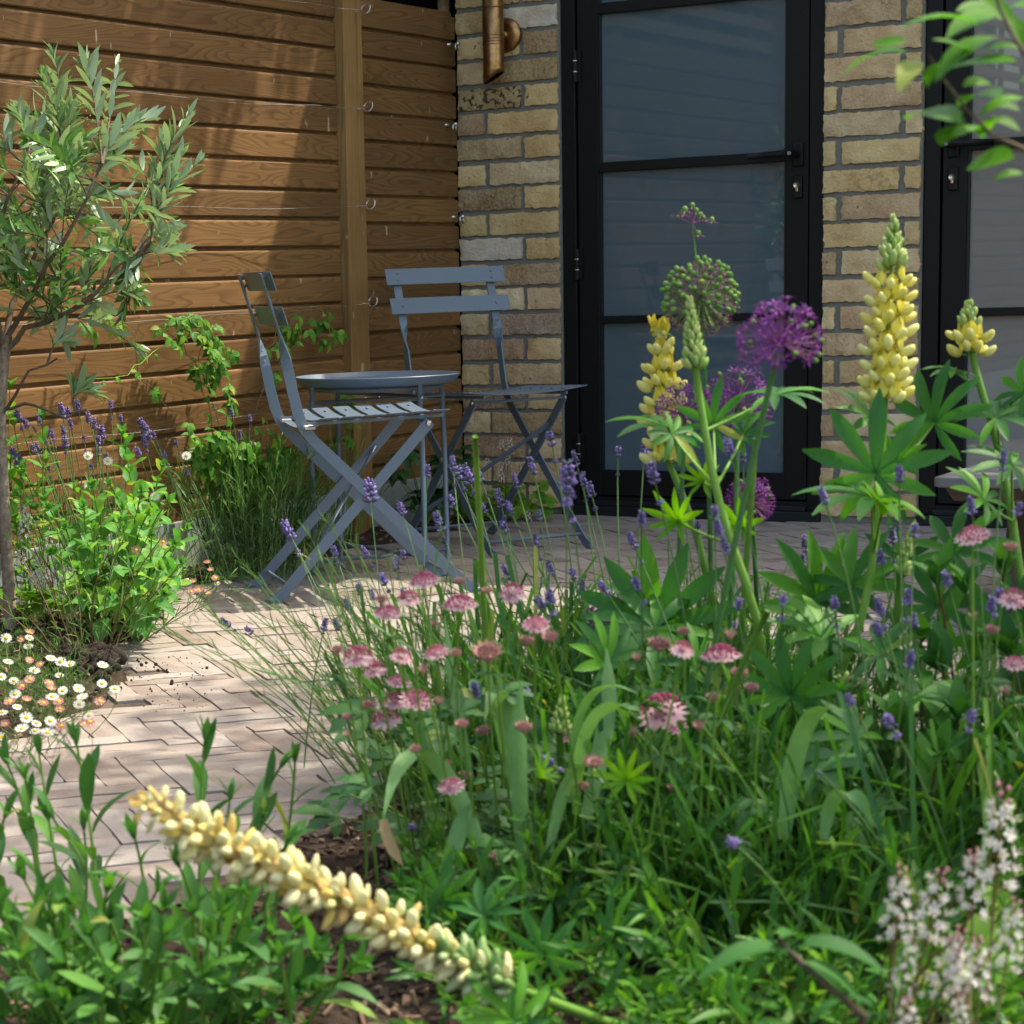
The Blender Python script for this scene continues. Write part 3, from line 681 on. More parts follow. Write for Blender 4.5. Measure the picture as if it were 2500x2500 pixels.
# ------------------------------------------------------------------ folding bistro chairs
def make_chair(label, loc, rotz, group):
    t = thing('folding_chair', label, 'chair', loc, group, rotz)
    def P(mb, name, mat='grey_paint', smooth=False, bevel=0.0006): o = mb.build(name, mat, None, smooth, bevel); return under(o, t)
    hw, ht = 0.0125, 0.0023
    for s in (-1, 1):
        w = 0.150 * s
        prof = [(0.478, 0.006), (0.455, 0.018), (0.42, 0.05), (0.227, 0.242), (0.10, 0.369), (0.078, 0.398), (0.066, 0.43), (0.055, 0.48), (0.046, 0.53), (0.041, 0.555), (0.036, 0.58), (0.031, 0.605), (0.022, 0.635), (0.004, 0.70), (-0.011, 0.748)]
        pts = [(f, w, z) for f, z in prof]; side = []
        for i, (f, z) in enumerate(prof):
            a, b = prof[max(i - 1, 0)], prof[min(i + 1, len(prof) - 1)]; tg = V((b[0] - a[0], 0, b[1] - a[1])).normalized(); inp = V((tg.z, 0, -tg.x))
            k = min(1, max(0, (z - 0.53) / 0.075)); ang = k * math.pi / 2 * s; side.append(inp * math.cos(ang) + V((0, 1, 0)) * math.sin(ang))
        P(MB().strap(pts, side, hw, ht), 'back_leg')
        wb = 0.141 * s; prof = [(-0.008, 0.004), (0.012, 0.012), (0.035, 0.037), (0.227, 0.242), (0.368, 0.392), (0.376, 0.401)]
        side = []
        for i, (f, z) in enumerate(prof):
            a, b = prof[max(i - 1, 0)], prof[min(i + 1, len(prof) - 1)]; tg = V((b[0] - a[0], 0, b[1] - a[1])).normalized(); side.append(V((tg.z, 0, -tg.x)))
        P(MB().strap([(f, wb, z) for f, z in prof], side, hw, ht), 'front_leg')
        for f, z in ((-0.008, 0.0065), (0.478, 0.0065)):
            P(MB().ball((f, (w if f > 0 else wb), z), 0.015, 0.006, 0.006), 'foot_cap', 'grey_paint', True, 0)
        P(MB().strap([(0.075, 0.128 * s, 0.4055), (0.41, 0.128 * s, 0.4135)], [(0, 0, 1)] * 2, 0.004, 0.002), 'seat_rail')
        P(MB().ball((0.372, 0.146 * s, 0.398), 0.0075, 0.004, 0.0075).ball((0.227, 0.153 * s, 0.242), 0.007, 0.004, 0.007), 'pivot_bolt', 'bare_steel', True, 0)
        P(MB().box((0.076, 0.150 * s - 0.03, 0.3965), (0.100, 0.150 * s + 0.03, 0.4045)), 'end_cap', 'cap_plastic', False, 0.002)
    def slat(f0, f1, z0, tilt=0.0):
        vs = []; n = 10
        for i in range(n + 1):
            w = -0.194 + 0.388 * i / n; z = z0 + 0.012 * (w / 0.186) ** 2
            for (f, zz) in ((f0, z + 0.0012), (f1, z + 0.0012 + tilt), (f1, z - 0.0012 + tilt), (f0, z - 0.0012)): vs.append((f, w, zz))
        fs = [(i * 4 + j, i * 4 + (j + 1) % 4, i * 4 + 4 + (j + 1) % 4, i * 4 + 4 + j) for i in range(n) for j in range(4)] + [(3, 2, 1, 0), tuple(n * 4 + j for j in range(4))]
        return MB().add(vs, fs)
    for i in range(6):
        f = 0.112 + 0.0515 * i; P(slat(f, f + 0.040, 0.4075 + 0.0016 * i, 0.001), 'seat_slat')
        P(MB().ball((f + 0.02, -0.128, 0.4172 + 0.0016 * i), 0.004, 0.004, 0.002).ball((f + 0.02, 0.128, 0.4172 + 0.0016 * i), 0.004, 0.004, 0.002), 'rivet', 'grey_paint', True, 0)
    P(slat(0.082, 0.104, 0.392), 'rear_bar')
    for (z0, z1) in ((0.709, 0.752), (0.630, 0.673)):
        vs = []; n = 10
        for i in range(n + 1):
            w = -0.190 + 0.38 * i / n; c = 0.012 * (w / 0.19) ** 2 + 0.004
            for (z, th) in ((z0, 0), (z1, 0), (z1, 0.0024), (z0, 0.0024)):
                f = -0.011 + (0.748 - z) * 0.31 + c + th; vs.append((f, w, z))
        fs = [(i * 4 + j, i * 4 + (j + 1) % 4, i * 4 + 4 + (j + 1) % 4, i * 4 + 4 + j) for i in range(n) for j in range(4)] + [(3, 2, 1, 0), tuple(n * 4 + j for j in range(4))]
        b = P(MB().add(vs, fs), 'back_slat', 'grey_paint', False, 0.0008)
        rv = MB()
        for s in (-1, 1):
            for z in ((z0 + 0.012, z1 - 0.012) if z0 > 0.7 else ((z0 + z1) / 2,)):
                f = -0.011 + (0.748 - z) * 0.31 + 0.0135
                for q in (f, f - 0.0062): rv.ball((q, 0.150 * s, z), 0.0028, 0.0045, 0.0045)
        under(rv.build('rivet', 'grey_paint', None, True), b)
    P(MB().tube([(0.034, -0.141, 0.037), (0.034, 0.141, 0.037)], 0.0048, 8), 'stretcher', 'grey_paint', True, 0)
    P(MB().tube([(0.436, -0.150, 0.037), (0.436, 0.150, 0.037)], 0.0048, 8), 'stretcher', 'grey_paint', True, 0)
    P(MB().tube([(0.372, -0.14, 0.399), (0.372, 0.14, 0.399)], 0.004, 8), 'seat_rod', 'grey_paint', True, 0)
    A = V((0.305, 0.139, 0.325)); B = V((0.075, -0.139, 0.08)); pts = [A.lerp(B, i / 8) for i in range(9)]
    n0 = V((0, 1, 0)).cross(V((1, 0, 1.06))).normalized()
    P(MB().strap(pts, [V((0.7, 0, 0.72)) if 1 < i < 7 else V((0, 1, 0)).lerp(V((0.7, 0, 0.72)), 0.5) for i in range(9)], 0.0085, 0.0018), 'brace')
    return t
make_chair('grey metal folding chair seen side on beside the planted fence bed', (0.440, -1.820, 0.0), math.radians(42.9), 'grey folding chairs')
make_chair('grey metal folding chair with its seat towards the glass door', (0.2996, -0.6532, 0.0), math.radians(-30.35), 'grey folding chairs')

# ------------------------------------------------------------------ round folding table
tc = V((0.45, -1.285, 0)); rt = thing('round_table', 'small round grey metal folding table between the two chairs', 'table', tc)
MB().lathe(tc, [(0.0, 0.476), (0.188, 0.476), (0.197, 0.479), (0.204, 0.489), (0.2065, 0.490), (0.2065, 0.4875), (0.2055, 0.486), (0.199, 0.472), (0.192, 0.4665), (0.0, 0.4665)], 64).build('table_top', 'grey_paint', rt, True)
MB().lathe(tc, [(0.150, 0.466), (0.160, 0.466), (0.160, 0.452), (0.150, 0.452)], 48).build('apron_ring', 'grey_paint', rt, True)
for th, rr in ((61.6, 0.2), (-27.0, 0.2)):
    a = math.radians(th); d = V((math.cos(a), math.sin(a), 0))
    for s in (-1, 1):
        p = tc + d * rr * s
        MB().tube([p + V((0, 0, 0.001)), p - d * s * 0.004 + V((0, 0, 0.3)), p - d * s * 0.010 + V((0, 0, 0.472))], 0.0068, 10).build('leg', 'grey_paint', rt, True)
    k = 0.031 if th > 0 else 0.045
    MB().tube([tc - d * rr + V((0, 0, k)), tc - d * 0.03 + V((0, 0, k)), tc + V((0, 0, k + (-.004 if th > 0 else 0.004))), tc + d * 0.03 + V((0, 0, k)), tc + d * rr + V((0, 0, k))], 0.0052, 8).build('stretcher', 'grey_paint', rt, True)
    k = 0.428 if th > 0 else 0.440
    MB().tube([tc - d * rr + V((0, 0, k)), tc + d * rr + V((0, 0, k))], 0.0045, 8).build('upper_stretcher', 'grey_paint', rt, True)
# low garden table by the second door
lt = thing('low_table', 'low grey rectangular garden table outside the glass door', 'table', (2.5, -1.3, 0))
def rrect(x0, x1, y0, y1, r, z0, z1, inset=0.0):
    mb = MB(); pts = []
    for (cx, cy, a0) in ((x1 - r, y1 - r, 0), (x0 + r, y1 - r, 90), (x0 + r, y0 + r, 180), (x1 - r, y0 + r, 270)):
        for i in range(7): a = math.radians(a0 + 15 * i); pts.append((cx + r * math.cos(a), cy + r * math.sin(a)))
    k = len(pts); vs = [(x, y, z1) for x, y in pts]; mx, my = (x0 + x1) / 2, (y0 + y1) / 2
    vs += [(x + (mx - x) * inset, y + (my - y) * inset, z0) for x, y in pts]
    return mb.add(vs, [tuple(range(k)), tuple(range(2 * k - 1, k - 1, -1))] + [(i, k + i, k + (i + 1) % k, (i + 1) % k) for i in range(k)])
rrect(2.0, 3.1, -1.77, -1.05, 0.02, 0.284, 0.304).build('table_top', 'table_grey', lt, False, 0.003)
rrect(2.015, 3.085, -1.755, -1.065, 0.02, 0.255, 0.2835, 0.03).build('table_frame', 'table_leg', lt, False, 0.003)
for x, y in ((2.14, -1.62), (2.96, -1.62), (2.14, -1.2), (2.96, -1.2)):
    MB().tube([(x, y, 0.256), (x + (0.03 if x < 2.5 else -0.03) * -1, y, 0.001)], [0.026, 0.016], 12).build('leg', 'table_leg', lt, True)

# ------------------------------------------------------------------ leaf and flower templates
LF = {}
LF['olive'] = [leafmesh('olive_leaf', 'olive', 0.225, 0.55, 0.15, c, 5) for c in (0.05, 0.2, -0.12)]
LF['mint'] = [leafmesh('mint_leaf', 'mint', 0.52, 0.38, 0.30, c, 8, teeth=0.06, wave=0.06) for c in (0.15, 0.3, 0.02)]
LF['wall'] = [leafmesh('wallflower_leaf', 'wallflower_leaf', 0.25, 0.58, 0.25, c, 5) for c in (0.1, 0.3, -0.1)]
LF['phlox'] = [leafmesh('lance_leaf', 'phlox_leaf', 0.17, 0.4, 0.3, c, 5) for c in (0.15, 0.35, 0.0)]
LF['broad'] = [leafmesh('broad_leaf', 'broad_leaf', 0.40, 0.42, 0.25, c, 7, wave=0.04) for c in (0.2, 0.4, 0.05)]
LF['needle'] = [leafmesh('needle_leaf', 'needle', 0.07, 0.5, 0.1, c, 3) for c in (0.1, 0.35, -0.1)]
LF['feather'] = [leafmesh('thread_leaf', 'feather', 0.045, 0.5, 0.1, c, 3) for c in (0.15, 0.4, -0.2)]
LF['tree'] = [leafmesh('tree_leaf', 'tree_leaf', 0.40, 0.45, 0.2, c, 6) for c in (0.15, 0.3, 0.0)]
LF['slim'] = [leafmesh('shrub_leaf', 'broad_leaf', 0.30, 0.45, 0.3, c, 6) for c in (0.25, 0.4)]
LF['helle'] = [leafmesh('hellebore_leaflet', 'hellebore', 0.34, 0.5, 0.2, 0.25, 5)]
lob = leafmesh('vine_leaflet', 'vine', 0.50, 0.40, 0.25, 0.25, 7, teeth=0.10)
LF['vine'] = [multileaf('vine_leaf', 'vine', [(0, 1.0, -0.1), (1.15, 0.75, -0.15), (-1.15, 0.75, -0.1)], lob), multileaf('vine_leaf', 'vine', [(0, 1.0, -0.3), (0.9, 0.8, -0.1), (-1.0, 0.85, -0.2), (1.9, 0.5, -0.2), (-1.9, 0.5, -0.2)], lob)]
lup = leafmesh('lupin_leaflet', 'lupin_leaf', 0.205, 0.62, 0.35, 0.16, 6)
def palm(name, base, n, lift, spread=2.55):
    return multileaf(name, 'lupin_leaf', [(spread * (2 * i / (n - 1) - 1), (1.0 if abs(2 * i / (n - 1) - 1) < 0.75 else 0.78) * R(0.92, 1.05), lift + R(-0.08, 0.08)) for i in range(n)], base)
LF['lupin'] = [palm('lupin_leaf', lup, 9, 0.15), palm('lupin_leaf', lup, 10, 0.35, 2.3), palm('lupin_leaf', lup, 9, 0.02, 2.4)]
lim = leafmesh('lime_leaflet', 'lime_leaf', 0.17, 0.62, 0.35, 0.16, 6)
LF['lime'] = [palm('lupin_leaf', lim, 10, 0.7), palm('lupin_leaf', lim, 9, 1.0)]
ast = leafmesh('astrantia_lobe', 'astrantia_leaf', 0.42, 0.5, 0.25, 0.2, 7, teeth=0.12)
LF['astr'] = [multileaf('astrantia_leaf', 'astrantia_leaf', [(0, 1, 0.1), (0.8, 0.9, 0.05), (-0.8, 0.9, 0.05), (1.65, 0.7, 0), (-1.65, 0.7, 0)], ast)]
heu = leafmesh('heuchera_lobe', 'heuchera', 0.75, 0.55, 0.1, 0.2, 6, teeth=0.06)
LF['heuch'] = [multileaf('heuchera_leaf', 'heuchera', [(a, 1 if abs(a) < 1.5 else 0.8, 0.05) for a in (-2.2, -1.1, 0, 1.1, 2.2)], heu)]
LF['hel'] = [multileaf('hellebore_leaf', 'hellebore', [(a, 1 if abs(a) < 1.2 else 0.8, 0.12) for a in (-2.0, -1.2, -0.5, 0.15, 0.8, 1.6)], LF['helle'][0])]

def spike_mesh(name, whorls, gap, mats, fl=0.007, rr=0.0045, miss=0.0):
    mb = MB(); z = 0
    for w in range(whorls):
        k = 1 - 0.35 * (w / max(1, whorls - 1)); n = 7 if w < whorls - 1 else 4
        for j in range(n):
            if random.random() < miss: continue
            a = 2 * math.pi * (j + 0.5 * (w % 2)) / n + R(-.25, .25); d = V((math.cos(a), math.sin(a), 0.75 + R(-.2, .4))).normalized()
            L = fl * k * R(0.75, 1.2); p = V((d.x, d.y, 0)) * 0.0012 + V((0, 0, z + R(-.001, .001))); x = d.cross(V((0, 0, 1))).normalized() * fl * 0.22; y = d.cross(x).normalized() * fl * 0.22
            q = p + d * L * 0.55; t = p + d * L
            mb.add([p, q + x, q + y, q - x, q - y, t + x * .7, t + y * .7, t - x * .7, t - y * .7], [(0, 2, 1), (0, 3, 2), (0, 4, 3), (0, 1, 4), (1, 2, 6, 5), (2, 3, 7, 6), (3, 4, 8, 7), (4, 1, 5, 8), (5, 6, 7, 8)], 0)
        z += gap * (0.85 if w else R(1.0, 1.9))
    mb.tube([(0, 0, -0.002), (0, 0, z)], 0.0011, 4, 1)
    return mb.mesh(name, mats)
SPK = [spike_mesh('lavender_spike', n, g, ['lavender', 'stem_grey'], f) for n, g, f in ((6, 0.0072, 0.0112), (5, 0.0082, 0.0118), (7, 0.0066, 0.0108), (4, 0.0075, 0.0112))]
SPKB = [spike_mesh('lavender_bud', 5, 0.006, ['lavender_bud', 'stem_grey'], 0.006)]
def floret_mesh(name, wing, std, green=None):
    mb = MB()
    mb.ball((0, 0.52, -0.04), 0.25, 0.50, 0.26, 8, 6, 0)
    mb.v = [(x, y + 0.10 * max(0, z) * 3, z + 0.22 * (y - 0.2) ** 2) for x, y, z in mb.v]
    for s in (-1, 1):
        vs = []
        for i in range(5):
            t = i / 4; w = 0.36 * math.sin(math.pi * min(1, t * 0.85 + 0.12)) ; z = 0.10 + 0.92 * t; y = 0.20 + 0.16 * t
            vs += [(0, y + 0.06, z), (s * w, y - 0.10, z)]
        mb.add(vs, [(2 * i, 2 * i + 1, 2 * i + 3, 2 * i + 2) if s > 0 else (2 * i + 1, 2 * i, 2 * i + 2, 2 * i + 3) for i in range(4)], 1)
    mb.tube([(0, -0.25, 0), (0, 0.1, 0)], 0.05, 4, 2)
    return mb.mesh(name, [wing, std, 'stem_green'])
FLO = [floret_mesh('lupin_floret', 'lupin_wing', 'lupin_standard') for i in range(2)]
FLC = [floret_mesh('lupin_floret', 'cream_wing', 'tan_petal')]
def bud_mesh(name, mat):
    mb = MB(); mb.ball((0, 0.5, 0), 0.20, 0.5, 0.20, 7, 6); mb.v = [(x * (1.15 - 0.5 * y), y, z * (1.15 - 0.5 * y) + 0.10 * y * y) for x, y, z in mb.v]; return mb.mesh(name, mat)
BUD = bud_mesh('lupin_bud', 'lupin_bud'); POD = bud_mesh('seed_pod', 'pod_green'); TANF = bud_mesh('withered_floret', 'tan_petal'); CRB = bud_mesh('cream_floret', 'cream_wing')
def star_mesh(name, mats, n=6, w=0.16, pod=False):
    mb = MB()
    if pod: mb.ball((0, 0, 0.0), 0.36, 0.36, 0.42, 7, 5, 1)
    for j in range(n):
        a = 2 * math.pi * j / n; d = V((math.cos(a), math.sin(a), 0.25 if not pod else -0.5)); s = V((-math.sin(a), math.cos(a), 0)) * w
        mb.add([d * 0.1, d * 0.55 + s, d * 1.0, d * 0.55 - s], [(0, 1, 2, 3)], 0)
    if not pod: mb.ball((0, 0, 0.06), 0.2, 0.2, 0.2, 5, 3, 1)
    return mb.mesh(name, mats)
STAR = star_mesh('allium_floret', ['allium', 'allium_dull'], 6, 0.11); STARD = star_mesh('allium_floret', ['allium_dull', 'allium_pod'], w=0.1); PODS = star_mesh('seed_capsule', ['allium_dull', 'allium_pod'], 5, 0.10, True)
def astr_mesh(name, mats, dome=0.62, br=1.0, lift=0.12, nb=14):
    mb = MB()
    for j in range(nb):
        a = 2 * math.pi * j / nb + R(-.06, .06); d = V((math.cos(a), math.sin(a), lift + R(-.05, .05))); s = V((-math.sin(a), math.cos(a), 0)) * 0.16
        mb.add([d * 0.2 + s * .4, d * 0.68 * br + s, d * br, d * 0.68 * br - s, d * 0.2 - s * .4], [(0, 1, 2, 3, 4)], 1)
    for j in range(42):
        a = j * 2.39996; r = dome * math.sqrt(j / 42); h = 0.48 * (1 - (r / dome) ** 2) + 0.14
        d = V((r * math.cos(a), r * math.sin(a), h)); mb.ball(d, 0.075, 0.075, 0.095, 5, 3, 0); mb.add([d * .3, d * .3 + V((.02, 0, 0)), d, d - V((.02, 0, 0))], [(0, 1, 2, 3)], 0)
    mb.lathe((0, 0, 0), [(0.0, -0.12), (0.1, -0.1), (0.30, 0.06), (0.30, 0.1), (0, 0.12)], 8, 1)
    return mb.mesh(name, mats)
AST = [astr_mesh('astrantia_flower', ['pink_dome', 'pink_bract'], 0.74), astr_mesh('astrantia_flower', ['pink_dome', 'pink_bract'], 0.8, 1.0, -0.2), astr_mesh('astrantia_flower', ['dull_pink', 'dull_pink'], 0.62, 0.72, 0.8, 12)]
ASTB = astr_mesh('astrantia_bud', ['dull_pink', 'dull_pink'], 0.35, 0.9, 1.3, 9)
def daisy_mesh(name, pet, n=22, droop=0.0):
    mb = MB()
    for j in range(n):
        a = 2 * math.pi * (j + R(-.25, .25)) / n; d = V((math.cos(a), math.sin(a), droop)); s = V((-math.sin(a), math.cos(a), 0)) * 0.085
        mb.add([d * 0.3 + s * .7, d * 0.8 + s, d * R(.92, 1.05), d * 0.8 - s, d * 0.3 - s * .7], [(0, 1, 2, 3, 4)], 0)
    mb.ball((0, 0, 0.03), 0.36, 0.36, 0.17, 10, 5, 1); return mb.mesh(name, [pet, 'daisy_disc'])
DSY = [daisy_mesh('daisy_flower', 'daisy_white'), daisy_mesh('daisy_flower', 'daisy_white', 20, 0.2)]; DSP = [daisy_mesh('daisy_flower', 'daisy_pink', 18, 0.35), daisy_mesh('daisy_flower', 'daisy_pink', 20, 0.1)]
def foam_mesh(name, L, n, w):
    mb = MB(); mb.tube([(0, 0, -0.1), (0, 0, L)], 0.0011, 4, 2)
    for i in range(n):
        s = i / n; a = i * 2.39996; k = w * (1 - 0.75 * s); c = V((math.cos(a) * k, math.sin(a) * k, L * s)); mb.tube([(0, 0, L * s - 0.003), c], 0.0004, 3, 2, False)
        if s > 0.8: mb.ball(c, 0.0022, 0.0022, 0.003, 5, 3, 1); continue
        d0 = c.normalized() if False else V((math.cos(a), math.sin(a), 0.3)).normalized(); x = d0.cross(V((0, 0, 1))).normalized(); y = d0.cross(x); r = 0.0068 * R(.85, 1.15)
        for q in range(5):
            b = q * 1.2566; e = (x * math.cos(b) + y * math.sin(b)) + d0 * 0.25; f = (-x * math.sin(b) + y * math.cos(b)) * r * 0.26
            mb.add([c, c + e * r * .55 + f, c + e * r, c + e * r * .55 - f], [(0, 1, 2, 3)], 0)
        for q in range(4): b = q * 1.57 + .6; e = (x * math.cos(b) + y * math.sin(b)) * 0.4 + d0; mb.tube([c, c + e * r * 1.05], 0.00035, 3, 0, False)
    return mb.mesh(name, ['foam_white', 'foam_pink', 'stem_red'])
FOAM = [foam_mesh('foamflower_spike', 0.075, 24, 0.015), foam_mesh('foamflower_spike', 0.055, 20, 0.014), foam_mesh('foamflower_spike', 0.09, 28, 0.016)]

UPZ = V((0, 0, 1))
def rdir(): return V((G(0, 1), G(0, 1), G(0, 1))).normalized()
def leafy(pts, tmpl, out, size=0.05, s0=0.15, s1=1.0, nodes=8, opp=True, angle=0.9, top=0.55, mid=1.0, low=0.8, whorl_top=True, jit=0.25, flat=0.5):
    """leaves along a stem: opposite or alternate, angled off the stem, smaller at the tip"""
    rot = R(0, 6.28)
    for i in range(nodes):
        k = i / max(1, nodes - 1); s = s0 + (s1 - s0) * k; p, t = path_at(pts, min(s, 0.999)); rot += math.pi / 2 if opp else 2.4
        a = t.cross(V((0.3, 0.2, 1))).normalized() if abs(t.z) < 0.99 else V((1, 0, 0)); b = t.cross(a)
        sz = size * ((low + (mid - low) * min(1, k * 2.2)) if k < 0.6 else (mid + (top - mid) * (k - 0.6) / 0.4)) * R(0.8, 1.2)
        an = angle * (1 - 0.55 * max(0, k - 0.55) / 0.45)
        for j in range(2 if opp else 1):
            w = rot + j * math.pi + R(-jit, jit); d = (a * math.cos(w) + b * math.sin(w)) * math.sin(an + R(-jit, jit) * .6) + t * math.cos(an)
            nrm = t.lerp(UPZ, flat) + rdir() * 0.15
            out.append((random.choice(tmpl), frame(p, d, nrm, sz)))
    if whorl_top:
        p, t = path_at(pts, 0.999)
        for j in range(4):
            w = rot + j * 1.57 + .4; a = t.cross(V((0.3, 0.2, 1))).normalized(); b = t.cross(a); d = (a * math.cos(w) + b * math.sin(w)) * 0.38 + t
            out.append((random.choice(tmpl), frame(p, d, t - d * 0.3 + rdir() * .1, size * top * R(.6, .85))))
TT = UPZ

# ------------------------------------------------------------------ olive tree at the fence
ot = thing('olive_tree', 'young olive tree with slim bare trunk and narrow silvery leaves by the fence', 'tree', grd(22, 1545))
T0 = 4.86
trunk = [grd(26, 1548) - V((0, 0, 0.03)), at(20, 1400, T0), at(11, 1250, T0), at(3, 1100, T0), at(0, 1000, T0), at(6, 900, T0), at(18, 820, T0)]
MB().tube(trunk, [0.0145, 0.0135, 0.013, 0.0128, 0.013, 0.0135, 0.011], 12).build('trunk', 'bark_olive', ot, True)
HEAD = at(15, 860, T0); items = []; fl = []
def shoot(limb, tip, size=0.056, nodes=11, thick=0.0028, s0=0.35):
    m_ = limb.lerp(tip, 0.5) + V((G(0, .02), G(0, .02), R(0.0, 0.05))); pts = bez(limb, m_, tip, 9); stem_obj(ot, pts, thick, 0.0011, 'twig', 'twig', 5)
    leafy(pts, LF['olive'], items, size, s0, 1.0, nodes, True, 0.75, 0.65, 1.0, 0.9, True, 0.35, 0.25)
    return pts
def limb(pix_pts, r0=0.011, r1=0.004):
    pts = [at(u, v, t) for u, v, t in pix_pts]; q = []
    for i in range(len(pts) - 1): q += [pts[i].lerp(pts[i + 1], s) + (V((G(0, .003), G(0, .003), G(0, .003))) if 0 < s else V()) for s in (0, 0.5)]
    q.append(pts[-1]); k = len(q); MB().tube(q, [(r0 + (r1 - r0) * i / (k - 1)) * .68 for i in range(k)], 7).build('branch', 'twig', ot, True); return q
LB = [limb([(10, 860, T0), (60, 800, T0 - .02), (150, 770, T0 - .05), (235, 715, T0 - .08), (285, 650, T0 - .08), (370, 590, T0 - .06)], 0.010, 0.0035),
      limb([(15, 840, T0), (30, 740, T0 + .05), (75, 650, T0 + .08), (130, 540, T0 + .08), (160, 430, T0 + .05)], 0.011, 0.004),
      limb([(10, 850, T0), (-20, 720, T0 - .05), (-30, 600, T0 - .1), (20, 480, T0 - .12), (60, 400, T0 - .1)], 0.011, 0.004),
      limb([(10, 850, T0), (-90, 740, T0 + .05), (-180, 620, T0 + .02), (-230, 500, T0)], 0.011, 0.004),
      limb([(20, 820, T0), (90, 700, T0 - .15), (150, 600, T0 - .2), (215, 480, T0 - .22), (250, 400, T0 - .2)], 0.009, 0.0035),
      limb([(5, 1010, T0), (40, 960, T0 - .04), (70, 905, T0 - .06), (140, 875, T0 - .08)], 0.006, 0.003),
      limb([(5, 1000, T0), (60, 985, T0 - .05), (110, 1000, T0 - .06), (160, 1022, T0 - .06), (212, 1000, T0 - .06)], 0.006, 0.0022)]
for li, (u, v) in [(1, (130, 138)), (1, (112, 200)), (4, (212, 150)), (4, (285, 152)), (4, (365, 290)), (4, (330, 300)), (0, (455, 290)), (0, (485, 395)), (0, (440, 385)), (0, (400, 330)), (1, (170, 270)), (1, (60, 265)),
                   (2, (20, 330)), (2, (90, 320)), (2, (-30, 350)), (2, (45, 280)), (3, (-120, 340)), (3, (-220, 380)), (3, (-60, 420)), (5, (160, 830)), (6, (215, 955)), (0, (330, 720)), (0, (300, 760)), (0, (415, 560)), (0, (430, 610))]:
    q = LB[li]; shoot(q[-1] if random.random() < .6 else q[-2], at(u, v, T0 + R(-.12, .12)), R(.056, .070), 8 if li in (5, 6) else 11)
for i in range(68):
    li = random.choice((0, 0, 1, 1, 2, 2, 3, 4, 4)); q = LB[li]; b = q[random.randint(len(q) // 3, len(q) - 1)]
    a = V((G(0, 0.6), G(0, 0.6), R(-0.25, 1))).normalized(); tip = b + a * R(0.10, 0.24)
    u, v, t = pix(tip)
    if u > 470 or v > 860 or v < 240 + abs(u - 130) * 0.3 or (tip.x < 0.06): continue
    shoot(b, tip, R(.050, .066), 10, 0.0017, 0.2)
scatter(ot, 'leaf', items, 300, 'foliage')
mb = MB()
for (u, v) in [(195, 255), (215, 265), (225, 290), (248, 292), (240, 365), (255, 375), (45, 370), (60, 400), (300, 600), (95, 520), (250, 300), (300, 715)]:
    c = at(u, v, T0 - 0.02)
    for i in range(14): mb.ball(c + V((G(0, .008), G(0, .008), G(0, .010))), 0.0019, n=5, m=3)
stuff(mb.build('flower_buds', 'olive_flower', ot, True))

# ------------------------------------------------------------------ mint and its neighbours in the left bed
mt_ = thing('mint_plant', 'bushy bright green mint with toothed leaves beside the olive trunk', 'plant', (0.36, -2.25, 0))
items = []
tips = [(300, 1062, 4.75), (395, 1140, 4.72), (225, 1190, 4.6), (185, 1195, 4.65), (120, 1240, 4.6), (345, 1200, 4.6), (270, 1185, 4.7), (410, 1225, 4.5), (455, 1290, 4.5), (425, 1330, 4.4), (370, 1310, 4.4), (300, 1290, 4.4), (230, 1290, 4.45), (160, 1290, 4.5),
        (320, 1370, 4.35), (390, 1390, 4.35), (250, 1370, 4.35), (190, 1390, 4.4), (440, 1375, 4.4), (130, 1350, 4.5), (340, 1440, 4.3), (270, 1450, 4.3), (400, 1450, 4.35), (210, 1460, 4.35), (60, 1150, 4.7), (45, 1210, 4.75), (300, 1240, 4.55), (360, 1255, 4.5), (205, 1240, 4.55)]
for (u, v, t) in tips:
    tip = at(u, v, t); b = V((0.36 + (tip.x - 0.36) * 0.35 + G(0, .03), -2.25 + (tip.y + 2.25) * 0.35 + G(0, .03), 0)); pts = upstem(b, tip, 8, 0.4)
    stem_obj(mt_, pts, 0.0026, 0.0014, 'stem_green'); leafy(pts, LF['mint'], items, R(.054, .070), 0.18, 0.97, max(4, int(tip.z / 0.034)), True, 1.15, 0.55, 1.0, 0.75, True, 0.25, 0.75)
scatter(mt_, 'leaf', items, 300, 'foliage')
def bush(name, label, cat, base, tmpl, stems, rad, h, size, nodes, mat='stem_green', limit=40, spread=1.0, angle=0.6, opp=False, group=None, r0=0.0016, top=.8, low=.9, flat=.3, dirs=None, whorl=True):
    root = thing(name, label, cat, base, group); items = []
    for i in range(stems):
        a = R(0, 6.28); d = math.sqrt(R(0, 1)) * rad; b = V(base) + V((d * .35 * math.cos(a), d * .35 * math.sin(a), 0)); tip = V(base) + V((d * math.cos(a) * spread, d * math.sin(a) * spread, h * R(.6, 1.08) * (1 - 0.35 * (d / rad) ** 2)))
        if dirs: tip += V(dirs) * R(0, 1)
        pts = upstem(b, tip, 7, 0.4); stem_obj(root, pts, r0, r0 * .5, mat, 'stem', 4)
        leafy(pts, tmpl, items, size * R(.8, 1.2), 0.1, 1.0, nodes, opp, angle, top, 1.0, low, whorl, 0.4, flat)
    scatter(root, 'leaf', items, limit, 'foliage'); return root
bush('dark_needle_plant', 'dark fine leaved plant sprawling from the soil mound at the path edge', 'plant', (0.70, -2.84, 0.03), LF['needle'], 20, 0.24, 0.27, 0.042, 11, 'stem_red', 40, 1.3, 0.7)
bush('dark_needle_plant', 'dark fine leaved plant in front of the mint', 'plant', (0.50, -2.46, 0.0), LF['needle'], 18, 0.22, 0.26, 0.042, 10, 'stem_red', 40, 1.2, 0.7)
